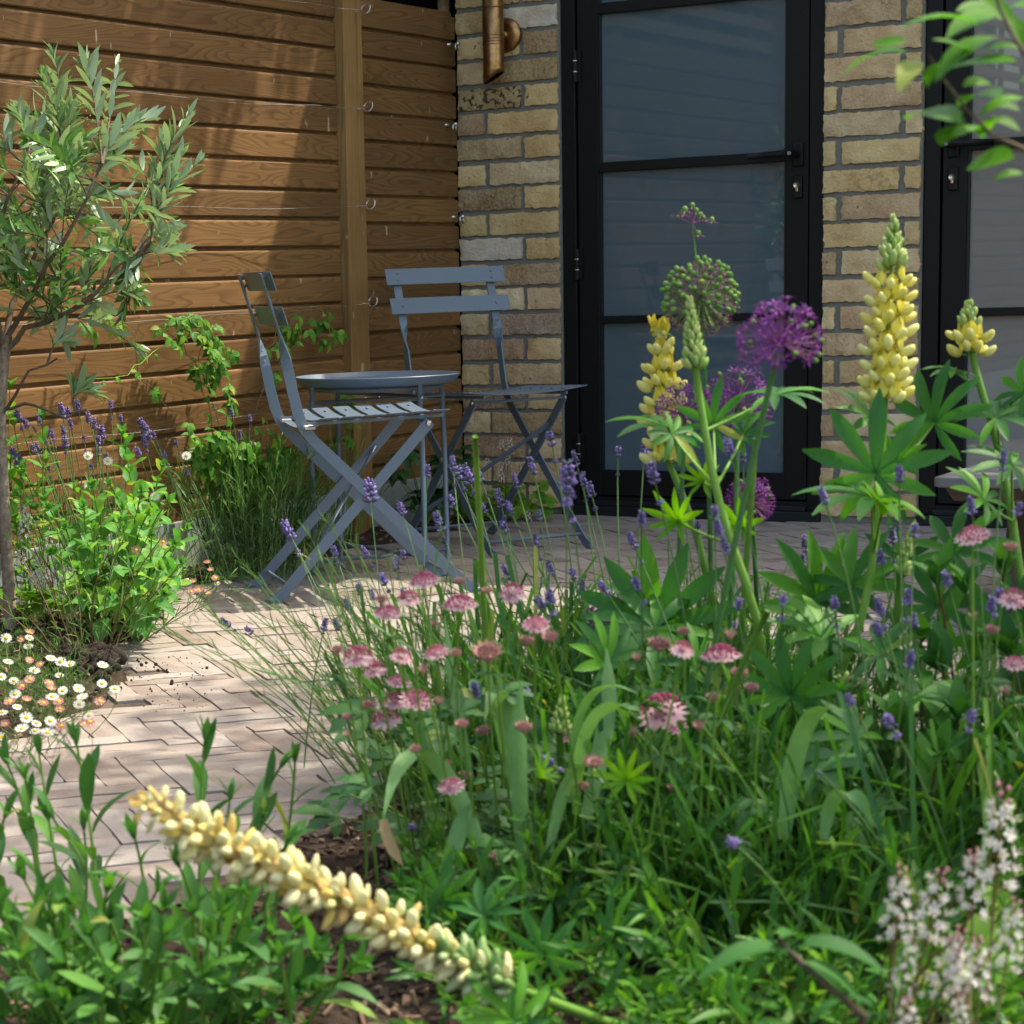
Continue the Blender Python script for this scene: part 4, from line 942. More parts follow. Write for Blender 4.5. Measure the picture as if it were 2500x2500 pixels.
bush('broad_leaf_plant', 'pale green oval leaved plant behind the olive trunk', 'plant', (0.12, -2.28, 0.0), LF['broad'] and [leafmesh('oval_leaf', 'mint', 0.45, 0.45, 0.2, 0.2, 6)], 9, 0.16, 0.55, 0.062, 7, 'stem_green', 80, 1.0, 1.0, True, None, 0.002, .7, .9, .7)
# foamflower by the trunk
ff = thing('foamflower_plant', 'white foamflower with slender spikes close to the olive trunk', 'plant', (0.24, -2.36, 0))
for (u, v, t, L) in [(60, 1290, 4.75, 1), (115, 1330, 4.7, 1.1), (85, 1400, 4.7, .9), (50, 1350, 4.75, 1), (75, 1250, 4.75, .8), (105, 1390, 4.65, .7)]:
    p = at(u, v, t); stem_obj(ff, upstem(V((0.24 + G(0, .02), -2.36 + G(0, .02), 0)), p, 6), .0012, .0009, 'stem_red')
    o = bpy.data.objects.new('flower_spike', random.choice(FOAM)); COL.objects.link(o); o.parent = ff; o.matrix_basis = wm(ff).inverted() @ Matrix.LocRotScale(p - V((0, 0, 0.03)), Quaternion((1, G(0, .1), G(0, .1), 0)), V((1, 1, 1)) * L * .8)
items = [(LF['heuch'][0], frame(V((0.24 + G(0, .07), -2.38 + G(0, .07), R(.03, .09))), V((G(0, 1), G(0, 1), .2)), UPZ, R(.03, .045))) for i in range(26)]
scatter(ff, 'leaf', items, 60)

# ------------------------------------------------------------------ lavender
def lavender(label, base, spikes, rad=0.10, fol=260, folh=0.22, size=0.038, group='lavender plants', bud=0.12, ks=1.0, lean=0.5):
    root = thing('lavender_plant', label, 'plant', base, group); base = V(base); inv = wm(root).inverted()
    for (u, v, L, t) in spikes:
        tip = at(u, v, t); px = L * t / FPX
        d = V((tip.x - base.x, tip.y - base.y, 0)); b = base + d * lean + V((G(0, rad * .25), G(0, rad * .25), 0.0))
        pts = upstem(b, tip, 8, 0.45, 0.012); stem_obj(root, pts, 0.0013, 0.0010, 'stem_grey', 'stem', 4)
        me = random.choice(SPKB if (random.random() < bud and L < 36) else SPK); tg = (pts[-1] - pts[-2]).normalized()
        s = max(0.55, px / 0.046) * ks; q = UPZ.rotation_difference(tg)
        o = bpy.data.objects.new('flower_spike', me); COL.objects.link(o); o.parent = root
        o.matrix_basis = inv @ Matrix.LocRotScale(tip - tg * px * 0.5, q @ Quaternion(UPZ, R(0, 6.28)), V((s, s, s)))
        if random.random() < .5:
            p, t2 = path_at(pts, 0.90); o = bpy.data.objects.new('flower_whorl', SPK[3]); COL.objects.link(o); o.parent = root; o.matrix_basis = inv @ Matrix.LocRotScale(p, q, V((s * .7, s * .7, s * .25)))
    items = []
    for i in range(fol // 9):
        a = R(0, 6.28); d = math.sqrt(R(0, 1)) * rad * 1.6; bb = base + V((d * .5 * math.cos(a), d * .5 * math.sin(a), 0)); tip = base + V((d * math.cos(a), d * math.sin(a), folh * R(.5, 1.1)))
        pts = upstem(bb, tip, 6, .4); stem_obj(root, pts, .0013, .0008, 'stem_grey', 'stem', 4); leafy(pts, LF['needle'], items, size * R(.8, 1.25), 0.12, 1, 10, True, 0.6, .8, 1, .9, True, .4, .2)
    scatter(root, 'leaf', items, 40); return root
def fsp(lst, x=0.12):
    r = []
    for (u, v, L) in lst: p = onx(u, v, x + R(-.03, .05)); r.append((u, v, L, (p - CAM).dot(FWD)))
    return r
lavender('lavender with pale violet spikes against the sunlit fence boards', (0.12, -1.95, 0), fsp([(42, 1010, 45), (62, 1030, 35), (80, 1040, 35), (95, 1025, 30), (115, 1050, 30), (128, 1062, 30), (150, 1000, 45), (165, 1000, 40), (190, 990, 40), (155, 1050, 35), (172, 1035, 30), (215, 1015, 40), (230, 1030, 35), (248, 1050, 45), (240, 1070, 35), (158, 1075, 40), (78, 1090, 35), (92, 1095, 30), (30, 1100, 50), (140, 1130, 25), (222, 1135, 25), (270, 985, 30), (295, 1020, 25), (110, 1075, 25), (205, 1070, 20), (238, 1100, 30), (260, 1110, 28), (118, 1140, 20), (50, 1120, 25)]), 0.12, 320, 0.25)
lavender('lavender with few spikes and a dense green mound beside the mint', (0.24, -1.55, 0), fsp([(350, 1040, 55), (352, 1075, 40), (335, 1100, 35), (375, 1060, 25), (520, 985, 35), (565, 1005, 25), (430, 1080, 22), (388, 1090, 20), (455, 1150, 22), (545, 1130, 20), (610, 1020, 20), (585, 1065, 20), (402, 1110, 22), (470, 1060, 20)], 0.2), 0.14, 900, 0.30, 0.05)
bush('feathery_shrub', 'feathery green shrub at the fence behind the round table', 'plant', (0.10, -0.95, 0), LF['feather'], 26, 0.16, 0.38, 0.045, 12, 'stem_green', 40, 1.0, 0.5)
bush('feathery_shrub', 'feathery green shrub at the fence foot below the chair back', 'plant', (0.10, -1.22, 0), LF['feather'], 24, 0.14, 0.30, 0.045, 12, 'stem_green', 40, 1.0, 0.5)

# ------------------------------------------------------------------ climber on the fence
vn = thing('climbing_vine', 'climbing vine with toothed green leaves trained along the fence wires', 'vine', (0.05, -1.2, 0))
items = []
def vine_run(pts, n=6, mat='stem_red', size=0.036, bright=False, r=0.0013):
    P3 = [onx(u, v, x) for u, v, x in pts]; q = []
    for i in range(len(P3) - 1): q += [P3[i].lerp(P3[i + 1], s) + V((R(0, .006), G(0, .004), G(0, .006))) for s in (0, .33, .67)]
    q.append(P3[-1]); stem_obj(vn, q, r, r * .6, mat, 'stem', 5)
    for i in range(n):
        p, t = path_at(q, R(0.05, 1.0) if i else 0.999); d = V((R(-.1, 1), G(0, 1), R(-1.2, .3))).normalized(); pt = p + d * R(.01, .03)
        pt.x = max(pt.x, 0.03); items.append((random.choice(LF['vine']), frame(pt, d + V((0.3, 0, -.3)), V((1, R(-.5, .5), R(0.2, .8))), size * R(.6, 1.2))))
vine_run([(560, 1250, .05), (520, 1060, .05), (500, 950, .05), (470, 880, .06), (430, 830, .06), (400, 790, .06)], 22)
vine_run([(400, 790, .06), (440, 770, .06), (480, 775, .07), (510, 800, .08)], 20, 'stem_green')
vine_run([(470, 880, .06), (500, 860, .08), (530, 900, .07), (545, 950, .07), (560, 990, .06)], 26)
vine_run([(440, 800, .06), (500, 830, .07), (560, 850, .06)], 12, 'stem_green')
vine_run([(420, 1010, .05), (340, 920, .05), (325, 860, .05), (340, 815, .05), (280, 775, .05), (215, 790, .06)], 12)
vine_run([(390, 850, .07), (340, 890, .08), (290, 920, .08), (225, 925, .09)], 3, 'stem_green', 0.018)
vine_run([(560, 1250, .05), (600, 1080, .05), (640, 940, .05), (650, 850, .05), (690, 790, .05), (730, 760, .05)], 14)
vine_run([(650, 850, .05), (710, 800, .05), (760, 830, .05), (815, 815, .05)], 16)
vine_run([(640, 940, .05), (690, 860, .05), (740, 800, .05), (790, 765, .05)], 12)
for i in range(12): vine_run([(500 + R(0, 120), 1240, .10), (490 + i * 20, 1120 + R(-40, 40), .18), (460 + i * 23, 1020 + R(-10, 110), .22)], 15, 'stem_green', 0.046)
vine_run([(870, 1120, .05), (850, 1000, .05), (840, 960, .06)], 9); vine_run([(860, 1060, .05), (820, 975, .05)], 6)
scatter(vn, 'leaf', items, 300)

# ------------------------------------------------------------------ daisies
dz = thing('fleabane_daisy', 'sprawling fleabane with white and pink daisy flowers at the paving edge', 'plant', (0.80, -3.15, 0.0))
def daisies(root, lst, meshes, s, h=(0.05, 0.12), base=None, face=0.55):
    inv = wm(root).inverted(); b0 = root.location
    for (u, v) in lst:
        p = grd(u, v, R(*h)); nrm = (V((0, 0, 1)) * 0.75 + (CAM - p).normalized() * face + rdir() * 0.28).normalized()
        bb = V((p.x, p.y, 0)).lerp(V((b0.x, b0.y, 0)), R(.25, .6)); stem_obj(root, upstem(bb, p, 5, .7), .0009, .0006, 'stem_green', 'stem', 4)
        o = bpy.data.objects.new('flower', random.choice(meshes)); COL.objects.link(o); o.parent = root; sc = s * R(.85, 1.15)
        o.matrix_basis = inv @ Matrix.LocRotScale(p, UPZ.rotation_difference(nrm) @ Quaternion(UPZ, R(0, 6.28)), V((sc, sc, sc)))
c7 = lambda L: [(x / 2.972, 1450 + y / 2.972) for x, y in L]
daisies(dz, c7([(45, 320), (205, 380), (215, 318), (250, 560), (370, 465), (440, 490), (505, 515), (100, 630), (380, 745), (455, 700), (125, 820), (575, 800), (740, 650), (835, 690), (265, 940), (365, 920), (160, 980), (345, 1010), (645, 885), (190, 900), (255, 995), (745, 520), (10, 600), (15, 860), (60, 490), (570, 690), (430, 590), (600, 750), (8, 1040), (110, 725)]), DSY, 0.0105)
daisies(dz, c7([(215, 280), (155, 330), (215, 480), (160, 670), (70, 780), (195, 770), (215, 620), (290, 510), (315, 790), (425, 780), (435, 835), (725, 780), (610, 940), (650, 930), (445, 960), (40, 945), (355, 645), (370, 685)]), DSP, 0.0092)
items = []
for i in range(300):
    p = grd(R(-60, 215) + G(0, 25), R(1600, 1795)); bb = V((p.x, p.y, 0)); tip = bb + V((G(0, .05), G(0, .05), R(.03, .10))); pts = upstem(bb, tip, 5, .5)
    leafy(pts, LF['needle'], items, R(.016, .028), .1, 1, 7, False, .7, .8, 1, 1, True, .5, .4)
scatter(dz, 'leaf', items, 60)
dz2 = thing('fleabane_daisy', 'few small pink tinged daisies trailing beside the mint towards the chair', 'plant', (0.30, -1.98, 0))
c4 = lambda L: [(x / 2.273, 800 + y / 2.273) for x, y in L]
daisies(dz2, c4([(1130, 1235), (1150, 1300), (1170, 1345), (1075, 1410), (1100, 1455), (1150, 1470), (1220, 1270), (1020, 1255), (1060, 1465), (1195, 1390)]), DSP, 0.0095, (.03, .09)); daisies(dz2, c4([(1205, 1420), (1040, 1400), (1265, 1415), (1100, 1080)]), DSY, 0.0095, (.03, .08))
items = []
for i in range(60):
    bb = V((0.30 + G(0, .08), -1.98 + G(0, .12), 0)); pts = upstem(bb, bb + V((R(0, .1), G(0, .05), R(.04, .14))), 5, .5); leafy(pts, LF['needle'], items, R(.018, .03), .1, 1, 7, False, .7, .8, 1, 1, True, .5, .4)
scatter(dz2, 'leaf', items, 40)
dz3 = thing('fleabane_daisy', 'white daisies rising among the lavender behind the mint', 'plant', (0.20, -2.02, 0))
for (x, y) in [(490, 710), (600, 740), (1035, 710), (860, 935), (755, 1235), (905, 1190), (495, 880)]:
    u, v = x / 2.273, 800 + y / 2.273; p = at(u, v, 4.75 if y < 1000 else 4.5); stem_obj(dz3, upstem(V((0.22, -2.02, 0)), p, 6, .6), .001, .0007, 'stem_green', 'stem', 4)
    o = bpy.data.objects.new('flower', DSY[0] if y < 1100 else DSP[0]); COL.objects.link(o); o.parent = dz3; o.matrix_basis = wm(dz3).inverted() @ Matrix.LocRotScale(p, UPZ.rotation_difference(V((.5, -.7, .5))), V((.011,) * 3))

# ------------------------------------------------------------------ plants below the brick pier
hb = thing('hellebore_plant', 'dark leathery leaved plant on the soil behind the round table', 'plant', (0.09, -0.42, 0)); items = []
for i in range(26):
    a = R(0, 6.28); tip = V((0.09 + R(-.02, .12), -0.42 + G(0, .10), R(.06, .24))); stem_obj(hb, upstem(V((0.09, -0.42, 0)), tip, 5, .4), .002, .0014, 'stem_green', 'stem', 4)
    d = V((tip.x - .05, tip.y + .42, 0.02)) + V((.2, -.2, R(-.3, .2))); items.append((LF['hel'][0], frame(tip, d, UPZ + V((.3, -.4, 0)), R(.05, .075))))
scatter(hb, 'leaf', items, 60)
hp = thing('foamflower_plant', 'foamflower with lobed green leaves at the foot of the brick pier', 'plant', (0.26, -0.20, 0)); items = []
for i in range(46):
    a = R(0, 6.28); r = math.sqrt(R(0, 1)) * .15; tip = V((0.22 + r * math.cos(a) * 1.2, -0.24 + r * math.sin(a), R(.02, .11))); stem_obj(hp, upstem(V((0.24, -0.22, 0)), tip, 4, .5), .0013, .001, 'stem_green', 'stem', 4)
    items.append((LF['heuch'][0], frame(tip, V((math.cos(a), math.sin(a), R(-.3, .3))), UPZ + V((.3, -.5, 0)), R(.028, .045))))
scatter(hp, 'leaf', items, 60)
for (u, v) in [(1225, 1080), (1245, 1090), (1300, 1100), (1190, 1125), (1222, 1160), (1268, 1165), (1240, 1120), (1290, 1255)]:
    p = at(u, v, 6.45); stem_obj(hp, upstem(V((0.25, -0.21, 0)), p, 5, .5), .0012, .0008, 'stem_red', 'stem', 4); o = bpy.data.objects.new('flower_spike', random.choice(FOAM)); COL.objects.link(o); o.parent = hp
    o.matrix_basis = wm(hp).inverted() @ Matrix.LocRotScale(p - V((0, 0, .02)), None, V((.62, .62, .62)))

# ------------------------------------------------------------------ near bed: lavender
import re
SP = '''700,1291,66,3.7 728,1348,30,3.7 814,1339,45,3.6 902,1190,80,3.6 977,1238,48,3.55 891,1348,30,3.6 966,1374,45,3.5 983,1348,40,3.5 933,1410,45,3.5 777,1396,26,3.6 794,1522,36,3.4 821,1519,44,3.4 878,1442,22,3.5 908,1452,32,3.5 547,1517,42,3.6 606,1537,32,3.5 619,1692,26,3.3 1043,1150,30,3.5 1071,1273,55,3.4
1004,2020,38,2.6 870,2209,26,2.5 1161,1685,48,2.6 985,1450,30,3.3 850,1480,22,3.4|
1118,1146,60,3.5 1140,1154,60,3.5 1105,1130,40,3.5 1098,1216,50,3.45 1170,1159,40,3.5 1219,1216,50,3.4 1228,1278,55,3.4 1298,1137,48,3.4 1342,1062,58,3.2 1245,1242,38,3.4 1315,1251,42,3.3 1309,1322,36,3.3 1386,1150,100,2.5 1390,1200,60,2.55 1440,1190,52,3.3 1423,1167,42,3.3 1404,1120,40,3.3 1509,1099,34,3.3 1573,1086,48,3.3 1238,1401,32,3.3 1318,1472,36,2.8 1342,1452,62,2.7 1345,1391,32,3.2 1397,1395,45,3.2 1285,1687,46,2.6 1421,1438,28,3.1 1260,1180,28,3.4 1180,1240,30,3.4|
1592,1151,70,2.6 1566,1262,48,2.6 1542,1317,50,2.8 1549,1418,58,2.6 1475,1438,45,2.7 1663,1202,36,3.0 1744,1242,52,2.6 1776,1084,62,2.6 1814,1118,24,3.1 1631,1284,32,3.1 1703,1280,46,3.0 1734,1385,32,3.0 1770,1331,50,2.6 1804,1475,34,2.6 1966,1331,40,2.9 1961,1381,34,2.9 1912,1459,56,2.5 1332,1857,60,2.4 1755,1290,40,2.6|
2011,1215,38,2.5 2196,1158,44,2.6 2190,1273,44,2.7 2233,1290,48,2.5 2180,1314,30,2.8 2149,1358,44,2.7 2146,1479,62,2.5 2217,1459,38,2.5 2233,1526,22,2.6 2143,1539,38,2.5 2311,1418,28,2.6 2442,1445,62,2.4 2038,1479,24,2.5 2166,1755,76,2.2 2371,1748,42,2.3 2075,1711,32,2.3 2001,1889,32,2.2 2449,1131,40,2.5 2371,1235,48,2.5 2486,1242,38,2.4 2420,1480,30,2.4 2220,1620,22,2.4 1790,2060,24,2.0'''
LAVS = [[tuple(float(x) for x in it.split(',')) for it in re.split(r'\s+', blk.strip())] for blk in SP.split('|')]
LBASE = [(1.92, -3.45, 0), (2.06, -3.22, 0), (2.28, -3.35, 0), (2.56, -3.45, 0)]
LLAB = ['lavender at the bed edge whose spikes stand before the crossed chair legs', 'lavender whose spikes stand before the brick pier and door frame', 'lavender growing among the purple alliums', 'lavender growing round the foot of the tall yellow lupin']
for b, s, lb in zip(LBASE, LAVS, LLAB): lavender(lb, b, s, 0.15, 620, 0.26, 0.042, 'lavender plants', 0.10, 1.0, 0.62)
# feathery thread-leaf plant left of the lavender
bush('thread_leaf_plant', 'airy thread leaved plant spilling from the bed over the brick path', 'plant', (1.80, -3.52, 0), LF['feather'], 64, 0.20, 0.37, 0.040, 17, 'stem_green', 60, 1.05, 0.75, False, None, 0.0013, .8, .9, .2, (-0.26, 0.04, 0.0))
bush('thread_leaf_plant', 'airy thread leaved plant at the back of the bed below the lupins', 'plant', (2.05, -3.02, 0), LF['feather'], 34, 0.26, 0.30, 0.040, 13, 'stem_green', 60, 1.05, 0.7, False, None, 0.0014, .8, .9, .2)

# ------------------------------------------------------------------ alliums
def allium(label, u, v, t, r, foot, kind='purple', n=100, cone=-1.0, stalk=True, flat=1.0):
    c = at(u, v, t); root = thing('allium_plant', label, 'flower', V((foot[0], foot[1], 0)), 'alliums in the garden bed'); inv = wm(root).inverted()
    stem_obj(root, upstem(V((foot[0], foot[1], 0)), c, 10, 0.5, 0.01), 0.0040, 0.0030, 'stem_blue', 'stem', 8)
    ped = MB(); items = []; i = 0
    for j in range(n):
        z = 1 - (1 - cone) * (j + .5) / n; a = j * 2.39996 + G(0, .12); q = math.sqrt(max(0, 1 - z * z)); d = V((q * math.cos(a), q * math.sin(a), z * flat)); L = r * R(.84, 1.06)
        p = c + d * L; ped.tube([c, p], 0.00055, 3, 0, False)
        if kind == 'seed': me = PODS if z > -0.35 + G(0, .15) else STARD; s = .0108 if me is PODS else .011
        else: me = STAR if random.random() < .85 else PODS; s = r * 0.25 if me is STAR else .0085
        items.append((me, Matrix.LocRotScale(p, UPZ.rotation_difference(d.normalized()) @ Quaternion(UPZ, R(0, 6)), V((s, s, s)))))
    stuff(ped.build('flower_stalk', 'stem_green' if kind == 'seed' else 'allium_dull', root)); scatter(root, 'floret', items, 300)
    if kind != 'seed': MB().ball(c, r * .06).build('umbel_base', 'dry_leaf', root, True)
    return root, c, inv
ra, c0, inv = allium('tall allium head gone to green seed capsules with a small sprout on top', 1710, 725, 2.95, 0.049, (2.16, -3.30), 'seed', 150)
tip = at(1690, 545, 2.95); stem_obj(ra, [c0, c0.lerp(tip, .5), tip], .0011, .0008, 'stem_green', 'sprout_stalk', 5); items = []; ped = MB()
for (u, v) in [(1690, 502), (1668, 520), (1655, 530), (1710, 525), (1716, 532), (1738, 537), (1705, 570), (1672, 512), (1700, 515)]:
    p = at(u, v, 2.95 + R(-.01, .01)); ped.tube([tip, p], .0005, 3, 0, False); items.append((PODS if v < 525 or u > 1690 else STARD, Matrix.LocRotScale(p, None, V((.0108,) * 3) if u > 1680 else V((.012,) * 3))))
stuff(ped.build('sprout_stalks', 'allium_dull', ra)); scatter(ra, 'floret', items, 50)
allium('large purple allium in full flower before the black door frame', 1905, 835, 2.35, 0.043, (2.33, -3.86), 'purple', 66, -0.55)
allium('purple allium in flower half behind the lupin leaves', 1800, 985, 2.95, 0.046, (2.24, -3.50), 'purple', 70, -0.75)
allium('purple allium in flower against the yellow faded lupin', 1672, 1010, 2.95, 0.040, (2.16, -3.46), 'purple', 62, -0.75)
allium('small dull purple allium low before the door sill', 1832, 1225, 3.05, 0.033, (2.16, -3.12), 'purple', 90, -0.9)
allium('low purple allium hidden by a broad lupin leaf', 1505, 1525, 3.05, 0.042, (2.06, -3.24), 'purple', 100, -0.9)
for (lab, u, v, t, f) in [('bare cut allium stalk with a tan tip standing among the lavender', 1160, 1065, 2.6, (1.98, -3.62)), ('bare green allium stalk below the purple alliums', 1845, 1070, 2.7, (2.26, -3.50)), ('slim green stalk beside the largest purple allium', 1875, 1490, 2.4, (2.30, -3.80))]:
    w = stem_obj(None, upstem(V((f[0], f[1], 0)), at(u, v, t), 10, .5, .008), .0046, .0034, 'stem_green', 'allium_stalk', 8); tag(w, lab, 'stalk', 'bare allium stalks')

# ------------------------------------------------------------------ lupins
def lupin_spike(root, p0, p1, w0, fl, whorl, kinds, tmpl=FLO):
    """p0 = foot of the spike, p1 = tip; kinds(k) -> 'f' floret, 'b' bud, 'p' pod, 't' tan"""
    ax = (p1 - p0); L = ax.length; ax.normalize(); a = ax.cross(V((0.2, 0.9, 0.3))).normalized(); b = ax.cross(a); items = []; ks = [0.0]; kb0 = next((q / 100 for q in range(100) if kinds(q / 100) == 'b'), 0.0)
    while ks[-1] < 1.0: ks.append(ks[-1] + whorl / L * (0.62 if (kinds(ks[-1]) == 'b' and whorl > .012) else 1.0))
    for i, k in enumerate(ks):
        k = min(k, 1.0); kind = kinds(k); kb = (k - kb0) / (1 - kb0) if k > kb0 else 0.0; c = p0 + ax * (L * k); m_ = {'f': 7, 'b': 8, 'p': 9, 't': 7}[kind]
        r = w0 * (1 - 0.75 * max(0, k - .68) / .32)
        for j in range(m_):
            ang = 2 * math.pi * (j + .5 * (i % 2)) / m_ + R(-.18, .18); rd = a * math.cos(ang) + b * math.sin(ang); cc = c + ax * R(-.25, .25) * whorl
            if kind == 'f': d = rd * 0.88 + ax * 0.34 + rdir() * .16; s = fl * R(.8, 1.12) * (1 - .15 * k); items.append((random.choice(tmpl), frame(cc + rd * (r - fl * .75), d, ax, s)))
            elif kind == 'b': d = rd * (0.80 - .40 * kb) + ax * .85; s = fl * (0.92 - .48 * kb) * R(.9, 1.1); items.append((BUD, frame(cc + rd * (.001 + .32 * fl * (1 - kb)), d, ax, s, s * 1.25, s * 1.25)))
            elif kind == 'p': d = rd + ax * R(.2, .8); s = fl * R(1.0, 1.4); items.append((random.choice((POD, POD, CRB)), frame(cc + rd * .002, d, ax, s)))
            elif kind == 't': d = rd + ax * R(-.3, .5); s = fl * R(.75, 1.15) * (1 - .45 * max(0, k - .86) / .14); items.append((random.choice((tmpl[0], tmpl[0], tmpl[0], tmpl[0], TANF, CRB)), frame(cc + rd * R(.001, .009), d, ax, s)))
    stem_obj(root, [p0, p0.lerp(p1, .5), p1], .004, .0015, 'stem_green', 'spike_stem', 7); scatter(root, 'floret', items, 300)
def lupin(label, foot, knee, p0, p1, w0, fl, whorl, kinds, leaves=(), tmpl=FLO, stem=True, r0=.0062):
    root = thing('lupin_plant', label, 'flower', V((foot[0], foot[1], 0)), 'lupins in the garden bed'); f = V((foot[0], foot[1], 0.0))
    pts = [f]
    for k in knee: pts.append(k)
    pts.append(p0); q = []
    for i in range(len(pts) - 1): q += [pts[i].lerp(pts[i + 1], s) for s in (0, .5)]
    q.append(pts[-1])
    for it in range(2): q = [q[0]] + [(q[i - 1] + q[i] * 2 + q[i + 1]) / 4 for i in range(1, len(q) - 1)] + [q[-1]]
    stem_obj(root, q, r0, .0042, 'stem_green', 'stem', 8)
    lupin_spike(root, p0, p1, w0, fl, whorl, kinds, tmpl)
    lup_leaves(root, leaves, q); return root
def lup_leaves(root, leaves, q=None):
    items = []
    for (u, v, t, rp, dx, dz, up, key) in leaves:
        c = at(u, v, t); L = rp * t / FPX
        view = (CAM - c).normalized(); nrm = (UPZ * (1 - up) + view * up).normalized(); d = RGT * dx + UPV * dz
        if d.length < 1e-3: d = RGT
        items.append((random.choice(LF[key]), frame(c, d, nrm, L)))
        if q:
            b, _ = path_at(q, R(.35, .85)) if dz > -5 else (q[0], 0)
            b = min((path_at(q, s)[0] for s in (.2, .35, .5, .65, .8, .95)), key=lambda x: abs(x.z - (c.z - L * .7)))
            stem_obj(root, bez(b, b.lerp(c, .6) - V((0, 0, .005)), c, 5), .0022, .0015, 'stem_green', 'leaf_stalk', 5)
        elif root: 
            b = V((c.x + G(0, .03), c.y + G(0, .03), 0)).lerp(root.location, .3); stem_obj(root, upstem(b, c, 6), .0024, .0016, 'stem_green', 'leaf_stalk', 5)
    scatter(root, 'leaf', items, 200)
t = 2.8
lupin('tall yellow lupin in full flower before the narrow brick pier', (2.33, -3.50), [at(2010, 1690, t), at(2085, 1600, t), at(2130, 1400, t), at(2150, 1200, t)], at(2160, 975, t), at(2182, 548, t), 0.033, 0.0235, 0.0200, lambda k: 'f' if k < .72 else 'b',
      [(2138, 1155, 2.75, 205, 0.05, 1, .22, 'lupin'), (2128, 1215, 2.7, 200, -1, 0.1, .12, 'lupin'), (2282, 1032, 2.85, 165, 0.2, 1, .08, 'lupin'), (2125, 1022, 2.85, 120, -.8, .6, .3, 'lupin'), (2150, 1262, 2.7, 110, -.9, .3, .15, 'lime'), (2190, 1130, 2.8, 90, .4, .9, .4, 'lupin')])
t = 2.9
lupin('short young yellow lupin with a green tip before the second glass door', (2.62, -3.30), [at(2490, 1350, t), at(2440, 1080, t), at(2395, 960, t)], at(2372, 860, t), at(2366, 752, t), 0.030, 0.0235, 0.0170, lambda k: 'f' if k < .42 else 'b',
      [(2435, 1020, 2.85, 155, .9, .3, .25, 'lupin'), (2330, 905, 2.9, 85, -1, .1, .1, 'lupin'), (2470, 1135, 2.8, 130, -.9, .3, .3, 'lupin'), (2400, 1220, 2.75, 120, -.6, .5, .3, 'lupin'), (2500, 960, 2.85, 120, .5, .9, .1, 'lupin')])
t = 3.05
lupin('fading pale yellow lupin before the glass door', (2.10, -3.22), [at(1760, 1500, t), at(1700, 1300, t), at(1660, 1190, t)], at(1630, 1125, t), at(1612, 815, t), 0.033, 0.0250, 0.0245, lambda k: 'f')
t = 2.7
lupin('slim lupin still in tight green bud before the glass door', (2.24, -3.40), [at(1885, 1600, t), at(1820, 1420, t), at(1752, 1240, t), at(1718, 1040, t)], at(1698, 900, t), at(1684, 738, t), 0.010, 0.0175, 0.0078, lambda k: 'b',
      [(1628, 1042, 2.8, 155, -1, .15, .12, 'lupin'), (1742, 1035, 2.8, 120, .2, 1, .2, 'lupin'), (1640, 1060, 2.75, 95, .5, -.5, .4, 'lupin'), (1890, 965, 2.75, 145, 1, .1, .15, 'lupin'), (1815, 1060, 2.8, 90, .6, .7, .3, 'lupin'), (1660, 1275, 2.9, 105, .1, 1, .05, 'lime'), (1815, 1290, 2.9, 95, .1, 1, .05, 'lime'), (1718, 1175, 2.85, 70, .1, 1, .1, 'lime')])
t = 1.98
lp = lupin('fallen cream and tan lupin flower spike leaning over the bed towards the path', (2.50, -4.30), [at(1330, 2440, 2.05)], at(1235, 2405, 2.0), at(355, 1965, 1.93), 0.030, 0.0220, 0.0135, lambda k: 'p' if k < .20 else 't', (), FLC)
t = 2.75
lupin('lupin spike gone to pale seed pods low in the bed', (2.42, -3.42), [at(2062, 1930, t)], at(2060, 1890, t), at(2065, 1670, t), 0.018, 0.017, 0.017, lambda k: 'p')
t = 2.5
lupin('small lime green lupin bud in the middle of the bed', (2.16, -3.72), [at(1368, 1900, t)], at(1366, 1790, t), at(1372, 1712, t), 0.008, 0.014, 0.0075, lambda k: 'b', [(1530, 1905, 2.3, 95, 0.1, 1, .25, 'lime'), (1310, 1900, 2.35, 85, -.7, .7, .1, 'lime')])
t = 2.75
lupin('short lupin spike of green pods behind the lavender', (2.42, -3.36), [at(2190, 1480, t)], at(2200, 1400, t), at(2228, 1290, t), 0.010, 0.012, 0.010, lambda k: 'b')
lf = thing('lupin_plant', 'clump of broad dark lupin leaves with pale spots in the middle of the bed', 'plant', (2.12, -3.38, 0), 'lupin leaf clumps')
lup_leaves(lf, [(1608, 1525, 2.9, 225, .1, 1, .55, 'lupin'), (1600, 1535, 2.85, 215, -1, -.25, .45, 'lupin'), (1700, 1620, 2.8, 150, .6, -.6, .5, 'lupin'), (1480, 1620, 2.7, 140, -.4, .6, .3, 'lupin')])
lf = thing('lupin_plant', 'clump of broad green lupin leaves below the tall yellow lupin', 'plant', (2.36, -3.36, 0), 'lupin leaf clumps')
lup_leaves(lf, [(1990, 1470, 2.9, 190, -.4, .9, .4, 'lupin'), (2080, 1430, 2.85, 170, .5, .8, .4, 'lupin'), (2150, 1600, 2.7, 170, .9, .3, .3, 'lupin'), (2010, 1560, 2.75, 180, -.9, .2, .3, 'lupin'), (2290, 1480, 2.8, 170, .2, 1, .4, 'lupin'), (2330, 1350, 2.85, 160, .7, .6, .4, 'lupin'), (2200, 1370, 2.9, 120, -.3, 1, .5, 'lupin'), (1930, 1700, 2.6, 170, .1, 1, .4, 'lupin'), (2430, 1560, 2.7, 170, .2, 1, .3, 'lupin'), (2240, 1700, 2.6, 180, .8, -.2, .3, 'lupin'), (2090, 1800, 2.5, 150, -.7, .4, .4, 'lupin')])
